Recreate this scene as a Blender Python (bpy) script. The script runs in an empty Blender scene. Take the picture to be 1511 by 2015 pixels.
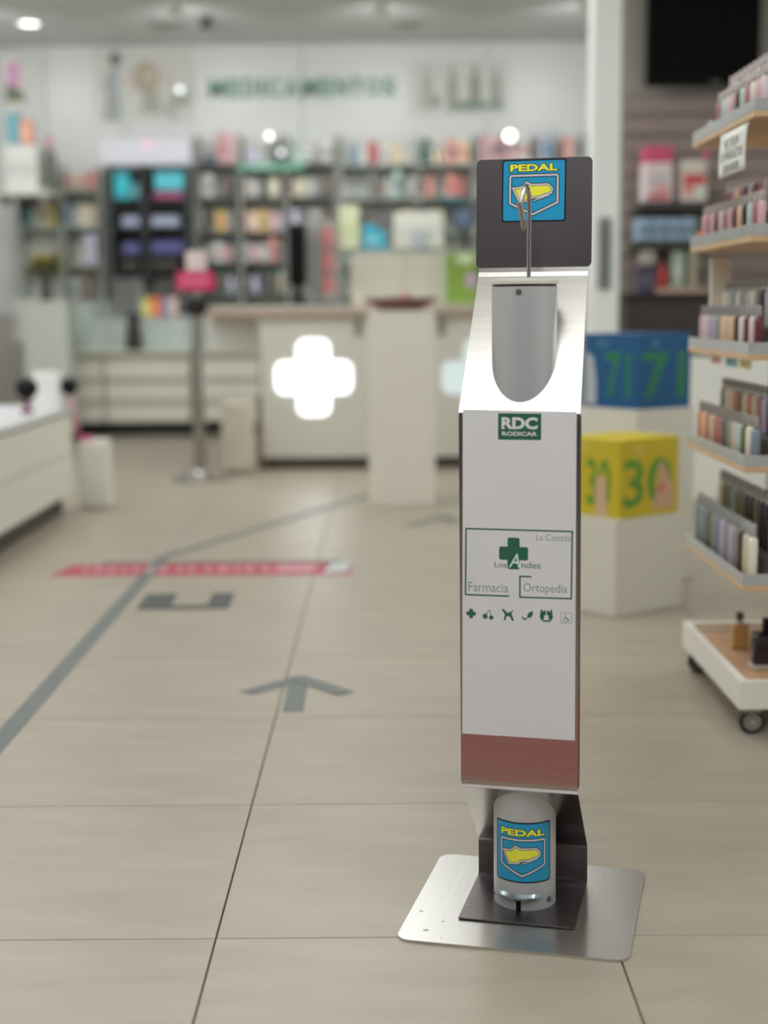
import bpy, bmesh, math, random
from mathutils import Vector, Matrix
random.seed(7)
R = math.radians
C = bpy.context.scene.collection
SC = bpy.context.scene

# ------------------------------------------------------------------ camera
CAM = Vector((0.2644, -2.0954, 0.9430)); FPX = 2867.8
PIT, YAW, ROLL = 0.138995, -0.002167, -0.008359
cw = Vector((math.sin(YAW)*math.cos(PIT), math.cos(YAW)*math.cos(PIT), -math.sin(PIT)))
cr0 = Vector((math.cos(YAW), -math.sin(YAW), 0)); cu0 = cr0.cross(cw)
cr = cr0*math.cos(ROLL) + cu0*math.sin(ROLL); cu = cu0*math.cos(ROLL) - cr0*math.sin(ROLL)
cd = bpy.data.cameras.new('camera'); cam = bpy.data.objects.new('camera', cd); C.objects.link(cam)
M = Matrix((cr, cu, -cw)).transposed().to_4x4(); M.translation = CAM
cam.matrix_world = M
cd.sensor_fit = 'HORIZONTAL'; cd.sensor_width = 36; cd.lens = FPX/1511*36
cd.clip_start = 0.05; cd.clip_end = 60
cd.dof.use_dof = True; cd.dof.focus_distance = 2.38; cd.dof.aperture_fstop = cd.lens/1000/0.028
SC.camera = cam

# ------------------------------------------------------------------ world, exposure
w = bpy.data.worlds.new('world'); SC.world = w; w.use_nodes = True
w.node_tree.nodes['Background'].inputs[0].default_value = (0.9, 0.95, 1, 1)
w.node_tree.nodes['Background'].inputs[1].default_value = 0.15
SC.view_settings.view_transform = 'Standard'; SC.view_settings.look = 'None'
SC.view_settings.gamma = 1; SC.view_settings.use_curve_mapping = False
SC.view_settings.exposure = 0.25
SC.cycles.max_bounces = 6; SC.cycles.diffuse_bounces = 4; SC.cycles.glossy_bounces = 4
SC.cycles.transmission_bounces = 6; SC.cycles.sample_clamp_indirect = 6
SC.cycles.caustics_reflective = False; SC.cycles.caustics_refractive = False
PANEL_POWER = 6.6          # emission of the added light panels
KALB = 0.66                # share of light a white surface sends back to the picture

# ------------------------------------------------------------------ helpers
def ray(px, py):
    return cw + cr*((px-755.5)/FPX) - cu*((py-1007.5)/FPX)
def at(px, py, Y):
    d = ray(px, py); t = (Y-CAM.y)/d.y; return CAM + d*t
def ground(px, py, z=0.0):
    d = ray(px, py); t = (z-CAM.z)/d.z; return CAM + d*t

def lin(c):
    c = c/255.0
    return c/12.92 if c <= 0.04045 else ((c+0.055)/1.055)**2.4
def alb(r, g, b):
    return tuple(min(0.93, lin(v)/KALB) for v in (r, g, b)) + (1,)
MATS = {}
def mat(name, rgb=(180, 180, 180), rough=0.5, metal=0.0, emit=0.0, noise=0.0, scale=8.0, stretch=(1, 1, 1), bump=0.0,
        trans=0.0, coat=0.0, rnd=0.0, raw=None, spec=0.5, ior=None, alpha=1.0):
    if name in MATS: return MATS[name]
    m = bpy.data.materials.new(name); m.use_nodes = True
    nt = m.node_tree; n = nt.nodes; L = nt.links; b = n['Principled BSDF']
    c = raw + (1,) if raw else alb(*rgb)
    b.inputs['Base Color'].default_value = c
    b.inputs['Roughness'].default_value = rough; b.inputs['Metallic'].default_value = metal
    b.inputs['Transmission Weight'].default_value = trans; b.inputs['Coat Weight'].default_value = coat
    b.inputs['Specular IOR Level'].default_value = spec; b.inputs['Alpha'].default_value = alpha
    if ior: b.inputs['IOR'].default_value = ior
    if emit:
        b.inputs['Emission Color'].default_value = c; b.inputs['Emission Strength'].default_value = emit
    if noise or bump or rnd:
        src = None
        if noise or bump:
            tc = n.new('ShaderNodeTexCoord'); mp = n.new('ShaderNodeMapping'); nz = n.new('ShaderNodeTexNoise')
            mp.inputs['Scale'].default_value = stretch; nz.inputs['Scale'].default_value = scale
            nz.inputs['Detail'].default_value = 6; nz.inputs['Roughness'].default_value = 0.6
            L.new(tc.outputs['Object'], mp.inputs[0]); L.new(mp.outputs[0], nz.inputs['Vector'])
        if noise or rnd:
            hsv = n.new('ShaderNodeHueSaturation'); hsv.inputs['Color'].default_value = c
            val = None
            if noise:
                mr = n.new('ShaderNodeMapRange'); mr.inputs[1].default_value = 0.3; mr.inputs[2].default_value = 0.7
                mr.inputs[3].default_value = 1-noise; mr.inputs[4].default_value = 1+noise
                L.new(nz.outputs[0], mr.inputs[0]); val = mr.outputs[0]
            if rnd:
                oi = n.new('ShaderNodeObjectInfo'); m2 = n.new('ShaderNodeMapRange')
                m2.inputs[3].default_value = 1-rnd; m2.inputs[4].default_value = 1+rnd
                L.new(oi.outputs['Random'], m2.inputs[0])
                if val is None: val = m2.outputs[0]
                else:
                    mu = n.new('ShaderNodeMath'); mu.operation = 'MULTIPLY'
                    L.new(val, mu.inputs[0]); L.new(m2.outputs[0], mu.inputs[1]); val = mu.outputs[0]
            L.new(val, hsv.inputs['Value']); L.new(hsv.outputs[0], b.inputs['Base Color'])
        if bump:
            bp = n.new('ShaderNodeBump'); bp.inputs['Strength'].default_value = bump; bp.inputs['Distance'].default_value = 0.002
            L.new(nz.outputs[0], bp.inputs['Height']); L.new(bp.outputs[0], b.inputs['Normal'])
    MATS[name] = m
    return m
def pm(r, g, b, rough=0.45):      # plain painted or printed colour
    return mat('paint_%d_%d_%d' % (r, g, b), (r, g, b), rough)

class B:
    """collects shapes into one bmesh"""
    def __init__(s): s.bm = bmesh.new()
    def box(s, x0, x1, y0, y1, z0, z1, bev=0.0, seg=1):
        g = bmesh.ops.create_cube(s.bm, size=1)
        for v in g['verts']:
            v.co = Vector(((x0+x1)/2+v.co.x*(x1-x0), (y0+y1)/2+v.co.y*(y1-y0), (z0+z1)/2+v.co.z*(z1-z0)))
        if bev:
            es = list({e for v in g['verts'] for e in v.link_edges})
            bmesh.ops.bevel(s.bm, geom=es, offset=bev, segments=seg, affect='EDGES', profile=0.5)
        return s
    def lathe(s, prof, x=0, y=0, seg=24, cap=True):
        rings = []
        for r, z in prof:
            rings.append([s.bm.verts.new((x+r*math.cos(2*math.pi*k/seg), y+r*math.sin(2*math.pi*k/seg), z)) for k in range(seg)])
        for a, b in zip(rings, rings[1:]):
            for k in range(seg):
                s.bm.faces.new((a[k], a[(k+1) % seg], b[(k+1) % seg], b[k]))
        if cap:
            s.bm.faces.new(rings[0][::-1]); s.bm.faces.new(rings[-1])
        return s
    def tube(s, pts, r, seg=10):
        pts = [Vector(p) for p in pts]; rings = []
        rr = r if isinstance(r, (list, tuple)) else [r]*len(pts)
        up = Vector((0.13, 0.97, 0.2)).normalized()
        for i, p in enumerate(pts):
            t = (pts[min(i+1, len(pts)-1)]-pts[max(i-1, 0)]).normalized()
            a = t.cross(up)
            if a.length < 0.05: a = t.cross(Vector((1, 0, 0)))
            a.normalize(); b = t.cross(a).normalized()
            rings.append([s.bm.verts.new(p+a*rr[i]*math.cos(2*math.pi*k/seg)+b*rr[i]*math.sin(2*math.pi*k/seg)) for k in range(seg)])
        for a, b in zip(rings, rings[1:]):
            for k in range(seg): s.bm.faces.new((a[k], a[(k+1) % seg], b[(k+1) % seg], b[k]))
        s.bm.faces.new(rings[0][::-1]); s.bm.faces.new(rings[-1])
        return s
    def prism(s, pts, w0, w1, mp=lambda u, v, w_: (u, v, w_)):
        a = [s.bm.verts.new(mp(u, v, w0)) for u, v in pts]; b = [s.bm.verts.new(mp(u, v, w1)) for u, v in pts]
        n = len(pts)
        s.bm.faces.new(a[::-1]); s.bm.faces.new(b)
        for k in range(n): s.bm.faces.new((a[k], a[(k+1) % n], b[(k+1) % n], b[k]))
        return s
    def ribbon(s, pts, width, w0, w1, closed=True):
        n = len(pts); P = [Vector((p[0], p[1])) for p in pts]; L = []; Rr = []
        for i in range(n):
            if closed or 0 < i < n-1:
                d0 = (P[i]-P[i-1]).normalized(); d1 = (P[(i+1) % n]-P[i]).normalized()
            elif i == 0: d0 = d1 = (P[1]-P[0]).normalized()
            else: d0 = d1 = (P[i]-P[i-1]).normalized()
            n0 = Vector((-d0.y, d0.x)); n1 = Vector((-d1.y, d1.x)); m = (n0+n1)
            m = m.normalized() if m.length > 1e-6 else n0
            k = width/2/max(0.45, m.dot(n0)); L.append(P[i]+m*k); Rr.append(P[i]-m*k)
        vs = [[s.bm.verts.new((q.x, q.y, ww)) for q in side] for side in (L, Rr) for ww in (w0, w1)]
        l0, l1, r0, r1 = vs
        for i in range(n if closed else n-1):
            j = (i+1) % n
            s.bm.faces.new((l1[i], r1[i], r1[j], l1[j])); s.bm.faces.new((l0[i], l0[j], r0[j], r0[i]))
            s.bm.faces.new((l0[i], l1[i], l1[j], l0[j])); s.bm.faces.new((r0[i], r0[j], r1[j], r1[i]))
        return s
    def text(s, body, x, y, size, wid=None, bold=0.0, w0=0.0, w1=0.0002, shear=0.0, align='LEFT'):
        cu_ = bpy.data.curves.new('t', 'FONT'); cu_.body = body; cu_.size = 1; cu_.offset = bold; cu_.resolution_u = 3
        cu_.shear = shear
        o = bpy.data.objects.new('t', cu_); C.objects.link(o)
        bpy.context.view_layer.update()
        me = bpy.data.meshes.new_from_object(o.evaluated_get(bpy.context.evaluated_depsgraph_get()))
        xs = [v.co.x for v in me.vertices]; ys = [v.co.y for v in me.vertices]
        x0, x1, y0, y1 = min(xs), max(xs), min(ys), max(ys)
        kx = (wid/(x1-x0)) if wid else size; ky = size/(y1-y0) if wid else size
        ox = x if align == 'LEFT' else x-(x1-x0)*kx/2
        t = bmesh.new(); t.from_mesh(me)
        for v in t.verts: v.co = Vector((ox+(v.co.x-x0)*kx, y+(v.co.y-y0)*ky, w1))
        t.to_mesh(me); t.free(); s.bm.from_mesh(me)
        bpy.data.meshes.remove(me); bpy.data.objects.remove(o); bpy.data.curves.remove(cu_)
        return s
    def mp(s, f):
        for v in s.bm.verts: v.co = Vector(f(*v.co))
        return s
    def slice_x(s, step):
        xs = [v.co.x for v in s.bm.verts]; x = min(xs)+step
        while x < max(xs):
            bmesh.ops.bisect_plane(s.bm, geom=s.bm.verts[:]+s.bm.edges[:]+s.bm.faces[:], plane_co=(x, 0, 0), plane_no=(1, 0, 0), dist=1e-7)
            x += step
        return s
    def mesh(s, name, m, smooth=False, fix=True):
        if fix: bmesh.ops.recalc_face_normals(s.bm, faces=s.bm.faces)
        me = bpy.data.meshes.new(name); s.bm.to_mesh(me); s.bm.free(); me.materials.append(m)
        if smooth:
            for p in me.polygons: p.use_smooth = True
            try: me.set_sharp_from_angle(angle=R(38))
            except Exception: pass
        return me
    def obj(s, name, m, parent=None, loc=(0, 0, 0), rz=0.0, smooth=False, fix=True):
        return link(name, s.mesh(name, m, smooth, fix), parent, loc, rz)
def link(name, me, parent=None, loc=(0, 0, 0), rz=0.0):
    o = bpy.data.objects.new(name, me); C.objects.link(o); o.location = loc; o.rotation_euler = (0, 0, rz)
    if parent: o.parent = parent
    return o
def tag(o, label, cat, group=None):
    o['label'] = label; o['category'] = cat
    if group: o['group'] = group
    return o
def thing(name, label, cat, loc=(0, 0, 0), rz=0.0, group=None):
    o = bpy.data.objects.new(name, None); o.empty_display_size = 0.05; C.objects.link(o)
    o.location = loc; o.rotation_euler = (0, 0, rz)
    return tag(o, label, cat, group)
def struct(o):
    o['kind'] = 'structure'; return o
def lab(o, s): o['label'] = s; return o
def copy_tree(o, parent=None):
    c = o.copy(); C.objects.link(c); c.parent = parent
    for ch in list(o.children): copy_tree(ch, c)
    return c
ORD = ['', 'first', 'second', 'third', 'fourth', 'fifth', 'sixth', 'seventh', 'eighth', 'ninth', 'tenth', 'eleventh', 'twelfth',
       'thirteenth', 'fourteenth', 'fifteenth', 'sixteenth', 'seventeenth', 'eighteenth', 'nineteenth', 'twentieth', 'twenty-first',
       'twenty-second', 'twenty-third', 'twenty-fourth', 'twenty-fifth', 'twenty-sixth', 'twenty-seventh', 'twenty-eighth']

# ------------------------------------------------------------------ materials
WHITE = mat('white_laminate', (190, 188, 178), 0.4)
WHITE2 = mat('warm_white_panel', (187, 184, 172), 0.45)
GREIGE = mat('greige_laminate', (168, 164, 150), 0.5)
WALLM = mat('wall_panel_paint', (188, 189, 187), 0.35, noise=0.02, scale=1.5)
CEILM = mat('ceiling_paint', (186, 187, 184), 0.7)
TILE = mat('beige_stone_tile', raw=(0.378, 0.328, 0.252), rough=0.34, spec=0.4, noise=0.11, scale=5.5, stretch=(0.55, 1.9, 1), bump=0.04, rnd=0.015)
GROUT = mat('dark_grout', (62, 54, 46), 0.8)
STEEL = mat('brushed_steel', raw=(0.62, 0.60, 0.56), rough=0.24, metal=1, noise=0.05, scale=60, stretch=(0.05, 3, 3))
STEELD = mat('brushed_steel_dark', raw=(0.20, 0.18, 0.18), rough=0.36, metal=1, noise=0.06, scale=60, stretch=(0.05, 3, 3))  # darker copy of the steel, dim reflections put into its base colour
CHROME = mat('chrome', raw=(0.72, 0.72, 0.70), rough=0.12, metal=1)
SATIN = mat('satin_steel', raw=(0.40, 0.38, 0.34), rough=0.36, metal=1)
TUBEM = mat('silver_tube_paint', (160, 161, 162), 0.36, metal=0.3)
BLACK = mat('black_plastic', (18, 18, 19), 0.45)
BLACKG = mat('black_gloss', (4, 4, 4), 0.3, spec=0.25)
DKBROWN = mat('dark_brown_plinth', (62, 54, 46), 0.5)
WOOD = mat('oak_shelf_edge', (176, 148, 112), 0.5, noise=0.12, scale=10, stretch=(1, 0.12, 6))
WOODC = mat('counter_wood_edge', (158, 142, 128), 0.5, noise=0.05, scale=12)
DECK = mat('oak_deck', (168, 138, 108), 0.45, noise=0.14, scale=12, stretch=(6, 0.5, 1))
TAPE = mat('grey_duct_tape', (82, 86, 81), 0.5, noise=0.05, scale=30, bump=0.15)
TAPED = mat('dark_green_grey_tape', (48, 52, 46), 0.5, noise=0.05, scale=30)
ACRYL = mat('frosted_acrylic', (170, 176, 168), 0.25, noise=0.06, scale=25)
SLAT = mat('taupe_slat', (134, 122, 115), 0.55, noise=0.05, scale=3, stretch=(0.3, 1, 8))
SLATG = mat('slat_groove', (52, 48, 44), 0.7)
GLASS = mat('shelf_glass', raw=(0.80, 0.90, 0.86), rough=0.08, alpha=0.45)
def emis(name, rgb, st):
    if name in MATS: return MATS[name]
    m = bpy.data.materials.new(name); m.use_nodes = True; nt = m.node_tree; nt.nodes.clear()
    e = nt.nodes.new('ShaderNodeEmission'); e.inputs[0].default_value = rgb+(1,); e.inputs[1].default_value = st
    o = nt.nodes.new('ShaderNodeOutputMaterial'); nt.links.new(e.outputs[0], o.inputs[0]); MATS[name] = m; return m

# ------------------------------------------------------------------ the room
XL, XR, YF, YB, ZC = -3.0, 2.95, -4.0, 9.6, 2.98
T = 0.6
floor = struct(B().box(XL, XR, YF, YB, -0.08, -0.004).obj('floor', GROUT))
g = 0.0013
tb = B().box(g, T-g, g, T-g, -0.004, 0.0)
tme = None
bm = tb.bm
top = [f for f in bm.faces if f.normal.z > 0.9]
bmesh.ops.bevel(bm, geom=[e for f in top for e in f.edges], offset=0.0009, segments=1, affect='EDGES')
tme = tb.mesh('floor_tile', TILE)
for i in range(-5, 5):
    for j in range(-7, 16):
        x0, x1 = i*T, (i+1)*T; y0, y1 = j*T, (j+1)*T
        if x0 >= XR or y1 <= YF+0.01: continue
        t = link('floor_tile', tme, floor, (x0, y0, 0))
        if x1 > XR: t.scale.x = (XR-x0)/T
        if y0 < YF: t.location.y = YF; t.scale.y = (y1-YF)/T
ceil = struct(B().box(XL, XR, YF, YB, ZC, ZC+0.1).obj('ceiling', CEILM))
wl = struct(B().box(XL-0.1, XL, YF, YB, 0, ZC).obj('wall_left', WALLM))
wr = struct(B().box(XR, XR+0.1, YF, YB, 0, ZC).obj('wall_right', WALLM))
wb = struct(B().box(XL-0.1, XR+0.1, YB, YB+0.1, 0, ZC).obj('wall_back', GREIGE))
wf = struct(B().box(XL-0.1, XR+0.1, YF-0.1, YF, 0, ZC).obj('wall_front', mat('dark_shutter_paint', (42, 38, 42), 0.6)))
# back wall cladding panels (joints where the photograph shows them)
xs = [XL+0.01] + [at(px, 200, YB).x for px in (88, 245, 595, 960)] + [XR-0.01]
for a, b_ in zip(xs, xs[1:]):
    B().box(a+0.003, b_-0.003, YB-0.02, YB-0.001, 0.9, ZC-0.005, 0.002).obj('wall_panel', WALLM, wb)
struct(B().box(XL, XR, YB-0.015, YB-0.001, 0, 0.08).obj('baseboard_back', DKBROWN))

# light panels added out of view to brighten the room
LIGHTM = emis('led_diffuser', (0.955, 0.98, 1.0), PANEL_POWER)
spots = [(0.15, -1.02, 1.5, 0.62, 'over the aisle nearest the shop entrance'), (-1.7, -1.5, 1.2, 0.6, 'left of the entrance aisle'),
         (1.9, -1.2, 1.2, 0.6, 'right of the entrance aisle'), (0.2, -2.7, 1.5, 0.6, 'close to the entrance shutter'),
         (0.1, 2.2, 1.2, 0.6, 'over the middle of the aisle'), (-1.9, 2.0, 1.2, 0.6, 'left of the middle aisle'), (2.1, 2.2, 1.0, 0.6, 'over the rack on the right'),
         (-0.1, 4.6, 1.2, 0.6, 'over the space before the counter'), (-2.0, 4.6, 1.2, 0.6, 'over the white table at the left'),
         (-2.0, 6.6, 1.5, 0.5, 'before the drawer units at the back'), (-0.1, 6.6, 1.5, 0.5, 'over the worktop of the counter'), (1.95, 6.6, 1.5, 0.5, 'right end of the counter')]
for x, y, sx, sy, wh in spots:
    t = thing('added_light_panel', 'added unseen white light panel ' + wh, 'ceiling light', (x, y, ZC), 0, 'added light panels')
    f = B(); e = 0.02; za, zb_ = -0.15, -0.115
    f.box(-sx/2-e, sx/2+e, -sy/2-e, -sy/2, za, zb_).box(-sx/2-e, sx/2+e, sy/2, sy/2+e, za, zb_)
    f.box(-sx/2-e, -sx/2, -sy/2, sy/2, za, zb_).box(sx/2, sx/2+e, -sy/2, sy/2, za, zb_)
    f.obj('frame', WHITE, t)
    B().box(-sx/2, sx/2, -sy/2, sy/2, za+0.006, zb_-0.006).obj('diffuser', LIGHTM, t)
    for hx_ in (-sx/2-e/2, sx/2+e/2):
        B().box(hx_-0.004, hx_+0.004, -0.004, 0.004, zb_, 0).obj('hanger', WHITE, t)
for x, wh in ((-2.55, 'far left'), (-1.1, 'left of the lettering'), (0.25, 'over the lettering end'), (1.6, 'by the pillar')):  # spotlights added out of view to brighten the back wall
    t = thing('added_wall_spot', 'added unseen spotlight brightening the back wall, ' + wh, 'ceiling light', (x, 7.85, ZC), 0, 'added wall spotlights')
    B().lathe([(0.04, 0), (0.04, -0.02), (0.012, -0.022), (0.012, -0.05)], seg=20).obj('mount', WHITE, t, smooth=True)
    B().lathe([(0.03, -0.05), (0.045, -0.055), (0.05, -0.12), (0.044, -0.122)], seg=20).obj('lamp_head', WHITE, t, smooth=True)
    ld = bpy.data.lights.new('spot', 'SPOT'); ld.energy = 22; ld.spot_size = R(125); ld.spot_blend = 0.9; ld.shadow_soft_size = 0.06; ld.color = (0.96, 0.985, 1.0)
    lo = bpy.data.objects.new('lamp', ld); C.objects.link(lo); lo.parent = t; lo.location = (0, 0.02, -0.16)
    lo.rotation_euler = (R(68), 0, 0)
for px, py, rr, wh in ((330, 47, 0.13, 'left of the lettering'), (800, 45, 0.11, 'right of the lettering')):
    p = ground(px, py, ZC)
    t = thing('ceiling_vent', 'round grey ceiling vent above the back wall, ' + wh, 'vent', (p.x, min(p.y, 9.1), ZC), 0, 'round ceiling vents')
    B().lathe([(rr, 0), (rr, -0.012), (rr*0.85, -0.02), (rr*0.8, -0.006), (0.01, -0.006)]).obj('ring', mat('vent_grey', (140, 140, 134), 0.5), t, smooth=True)
    B().lathe([(0.01, -0.008), (rr*0.45, -0.016), (rr*0.5, -0.02), (0.01, -0.021)]).obj('cone', mat('vent_dark', (105, 104, 98), 0.5), t, smooth=True)
p = ground(57, 44, ZC)
t = thing('recessed_spotlight', 'lit round recessed spotlight in the top left corner of the ceiling', 'ceiling light', (p.x, min(p.y, 9.0), ZC))
B().lathe([(0.09, 0), (0.09, -0.01), (0.075, -0.014), (0.07, -0.004)], cap=False).obj('ring', WHITE, t, smooth=True)
B().lathe([(0.07, -0.003), (0.07, -0.006)]).obj('lamp', emis('spot_lamp', (1, 1, 0.97), 5), t)
p = ground(405, 32, ZC)
t = thing('track_spotlight', 'small dark ceiling spotlight at the top edge, left of the lettering', 'ceiling light', (p.x, p.y, ZC))
B().lathe([(0.03, 0), (0.03, -0.02), (0.008, -0.022), (0.008, -0.03)]).obj('mount', BLACK, t)
B().lathe([(0.02, -0.03), (0.035, -0.035), (0.04, -0.08), (0.03, -0.082)]).obj('lamp_head', BLACK, t, smooth=True)

# wall lettering and printed pictures
sg = thing('wall_lettering', 'large green MEDICAMENTOS lettering high on the back wall', 'sign', (0, YB-0.03, 0))
GREEN = mat('sign_green', (96, 136, 116), 0.5)
a = at(412, 192, YB-0.03); z_ = at(776, 150, YB-0.03)
word = 'MEDICAMENTOS'; wds = [1.15, .8, .95, .35, .95, 1.0, 1.15, .8, .95, .8, 1.0, .8]; tot = sum(wds)+0.22*11; k = (z_.x-a.x)/tot; x = a.x
for ch, wd in zip(word, wds):
    B().text(ch, 0, 0, z_.z-a.z-0.01, wid=wd*k, bold=0.03, w1=0.012).mp(lambda u, v, q: (u, -q, v)).obj('letter', GREEN, sg, (x, 0, a.z))
    x += (wd+0.22)*k

def wallprint(name, label, px0, py0, px1, py1, blobs, bg):
    a = at(px0, py1, YB-0.03); b_ = at(px1, py0, YB-0.03)
    t = thing(name, label, 'wall picture', ((a.x+b_.x)/2, YB-0.021, a.z))
    W_ = b_.x-a.x; H_ = b_.z-a.z
    B().box(-W_/2, W_/2, -0.008, 0, 0, H_, 0.002).obj('board', bg, t)
    for i, (nm, u, v, ru, rv, c, k_) in enumerate(blobs):
        pts = []
        for q in range(16):
            an = 2*math.pi*q/16
            if k_ == 'o': pts.append((math.cos(an), math.sin(an)))
            else:   # bottle outline
                pass
        if k_ == 'b': pts = [(-1, -1), (1, -1), (1, .3), (.45, .55), (.4, 1), (-.4, 1), (-.45, .55), (-1, .3)]
        if k_ == 'f': pts = [(-.9, -1), (.9, -1), (.7, .3), (.95, .5), (.5, .85), (.1, 1), (-.4, .9), (-.8, .5), (-.6, 0)]
        P = [((u-0.5)*W_+x_*ru*W_, v*H_+y_*rv*H_) for x_, y_ in pts]
        B().prism(P, 0, 0.0012, lambda U, V, q_: (U, -0.0085-0.0012*i-q_, V)).obj(nm, pm(*c), t)
wallprint('flower_picture', 'wall picture left of the lettering with beige blooms and a grey figure', 190, 95, 380, 238,
          [('printed_jacket', .17, .36, .10, .36, (140, 146, 142), 'f'), ('printed_head', .21, .86, .065, .11, (98, 100, 94), 'o'),
           ('printed_shirt', .21, .58, .045, .2, (155, 162, 166), 'f'), ('printed_leaves', .56, .26, .13, .16, (146, 149, 136), 'f'),
           ('printed_bloom', .52, .60, .13, .22, (152, 140, 122), 'o'), ('printed_bloom', .545, .63, .07, .11, (174, 160, 140), 'o'),
           ('printed_petal', .38, .58, .04, .13, (178, 162, 152), 'o'), ('printed_petal', .72, .6, .04, .13, (182, 170, 158), 'o'),
           ('printed_leaves', .85, .28, .10, .10, (144, 148, 136), 'o'), ('printed_leaves', .76, .16, .05, .12, (152, 154, 144), 'o')], mat('print_ground', (182, 181, 174), 0.5))
wallprint('bottle_picture', 'wall picture right of the lettering showing four grey bottles', 808, 120, 1000, 228,
          [('printed_shadow', .20, .26, .11, .13, (112, 128, 116), 'o'), ('printed_bottle', .17, .52, .06, .4, (158, 156, 146), 'b'),
           ('printed_bottle', .43, .50, .055, .42, (140, 138, 126), 'b'), ('printed_bottle', .66, .52, .055, .42, (128, 124, 112), 'b'),
           ('printed_bottle', .87, .50, .05, .4, (142, 138, 126), 'b'), ('printed_shadow', .62, .18, .2, .09, (106, 122, 108), 'o'),
           ('printed_shadow', .88, .2, .07, .1, (112, 126, 112), 'o')], mat('print_ground2', (180, 181, 176), 0.5))

# pillar, right
PY = 4.6
a = at(1160, 700, PY); b_ = at(1216, 700, PY)
pl = struct(B().box(a.x, b_.x, PY, PY+0.16, 0, ZC, 0.006).obj('trim_2', mat('pillar_paint', (204, 206, 202), 0.4)))
c0 = at(1176, 570, PY); c1 = at(1203, 428, PY)
t = thing('pillar_plate', 'tall grey metal plate fixed on the white pillar', 'wall plate', ((c0.x+c1.x)/2, PY, c0.z))
wd = (c1.x-c0.x)/2
B().box(-wd, wd, -0.014, -0.001, 0, c1.z-c0.z, 0.004).obj('plate', mat('plate_grey', (112, 116, 114), 0.4), t)
B().box(-wd*0.5, wd*0.5, -0.018, -0.014, 0.03, (c1.z-c0.z)-0.03, 0.003).obj('inlay', mat('plate_inlay', (98, 103, 102), 0.35), t)

# slat wall to the right of the pillar
SY = 5.5
xa = at(1226, 400, SY).x
sw = struct(B().box(xa-0.02, XR, SY+0.02, SY+0.14, 0, ZC).obj('wall_side', mat('side_wall_grey', (140, 135, 130), 0.6)))
z0 = 0.0
while z0 < 2.0:
    B().box(xa, XR-0.002, SY, SY+0.019, z0+0.004, z0+0.096, 0.004).obj('slat', SLAT, sw)
    z0 += 0.1
B().box(xa, XR-0.002, SY+0.012, SY+0.0199, 0, 2.0).obj('groove_backing', SLATG, sw)

a = at(1272, 168, SY-0.1); b_ = at(1500, -40, SY-0.1)
t = thing('wall_television', 'large black television high on the slat wall at the top right', 'television', ((a.x+b_.x)/2, SY, a.z))
W2 = (b_.x-a.x)/2; H2 = b_.z-a.z
B().box(-W2, W2, -0.10, -0.05, 0, H2, 0.008, 2).obj('housing', mat('tv_black', (5, 5, 5), 0.6, spec=0.15), t)
B().box(-W2+0.015, W2-0.015, -0.1025, -0.0995, 0.03, H2-0.015).obj('screen', mat('tv_screen', (3, 3, 3), 0.5, spec=0.1), t)
lx = at(1408, 158, SY-0.1).x-(a.x+b_.x)/2
B().box(lx-0.02, lx+0.02, -0.104, -0.1, 0.008, 0.016).obj('badge', mat('badge_grey', (120, 120, 120), 0.4), t)
B().box(-0.15, 0.15, -0.05, -0.001, H2*0.3, H2*0.7).obj('wall_mount', BLACK, t)

# ------------------------------------------------------------------ generic products
def pbox(name, label, cat, px0, py0, px1, py1, Y, dep, m, band=None, group=None, rz=0.0, bandname='printed_band', top=None, bev=0.004):
    """carton standing with its front at depth Y"""
    a = at(px0, py1, Y); b_ = at(px1, py0, Y); W_ = abs(b_.x-a.x); H_ = b_.z-a.z
    t = thing(name, label, cat, ((a.x+b_.x)/2, Y+dep/2, a.z), rz, group)
    bv = min(bev, W_*0.2, H_*0.2)
    B().box(-W_/2, W_/2, -dep/2, dep/2, 0, H_, bv).obj('body', m, t)
    if band:
        B().box(-W_/2+bv, W_/2-bv, -dep/2-0.0015, -dep/2, H_*0.3, H_*0.62).obj(bandname, band, t)
    if top:
        B().box(-W_/2*0.98, W_/2*0.98, -dep/2, dep/2, H_, H_+0.02, 0.003).obj('lid', top, t)
    return t
def pbottle(name, label, cat, px0, py0, px1, py1, Y, m, capm, group=None, capf=0.22, band=None):
    a = at(px0, py1, Y); b_ = at(px1, py0, Y); r = abs(b_.x-a.x)/2; H_ = b_.z-a.z
    t = thing(name, label, cat, ((a.x+b_.x)/2, Y+r, a.z), 0, group); hb = H_*(1-capf)
    B().lathe([(r*0.92, 0), (r, 0.004), (r, hb*0.8), (r*0.75, hb*0.93), (r*0.42, hb)], seg=14).obj('body', m, t, smooth=True)
    B().lathe([(r*0.45, hb), (r*0.45, H_*0.98), (r*0.38, H_)], seg=12).obj('cap', capm, t, smooth=True)
    if band: B().lathe([(r*1.01, hb*0.25), (r*1.01, hb*0.6)], seg=14, cap=False).obj('label_band', band, t, smooth=True)
    return t

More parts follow.
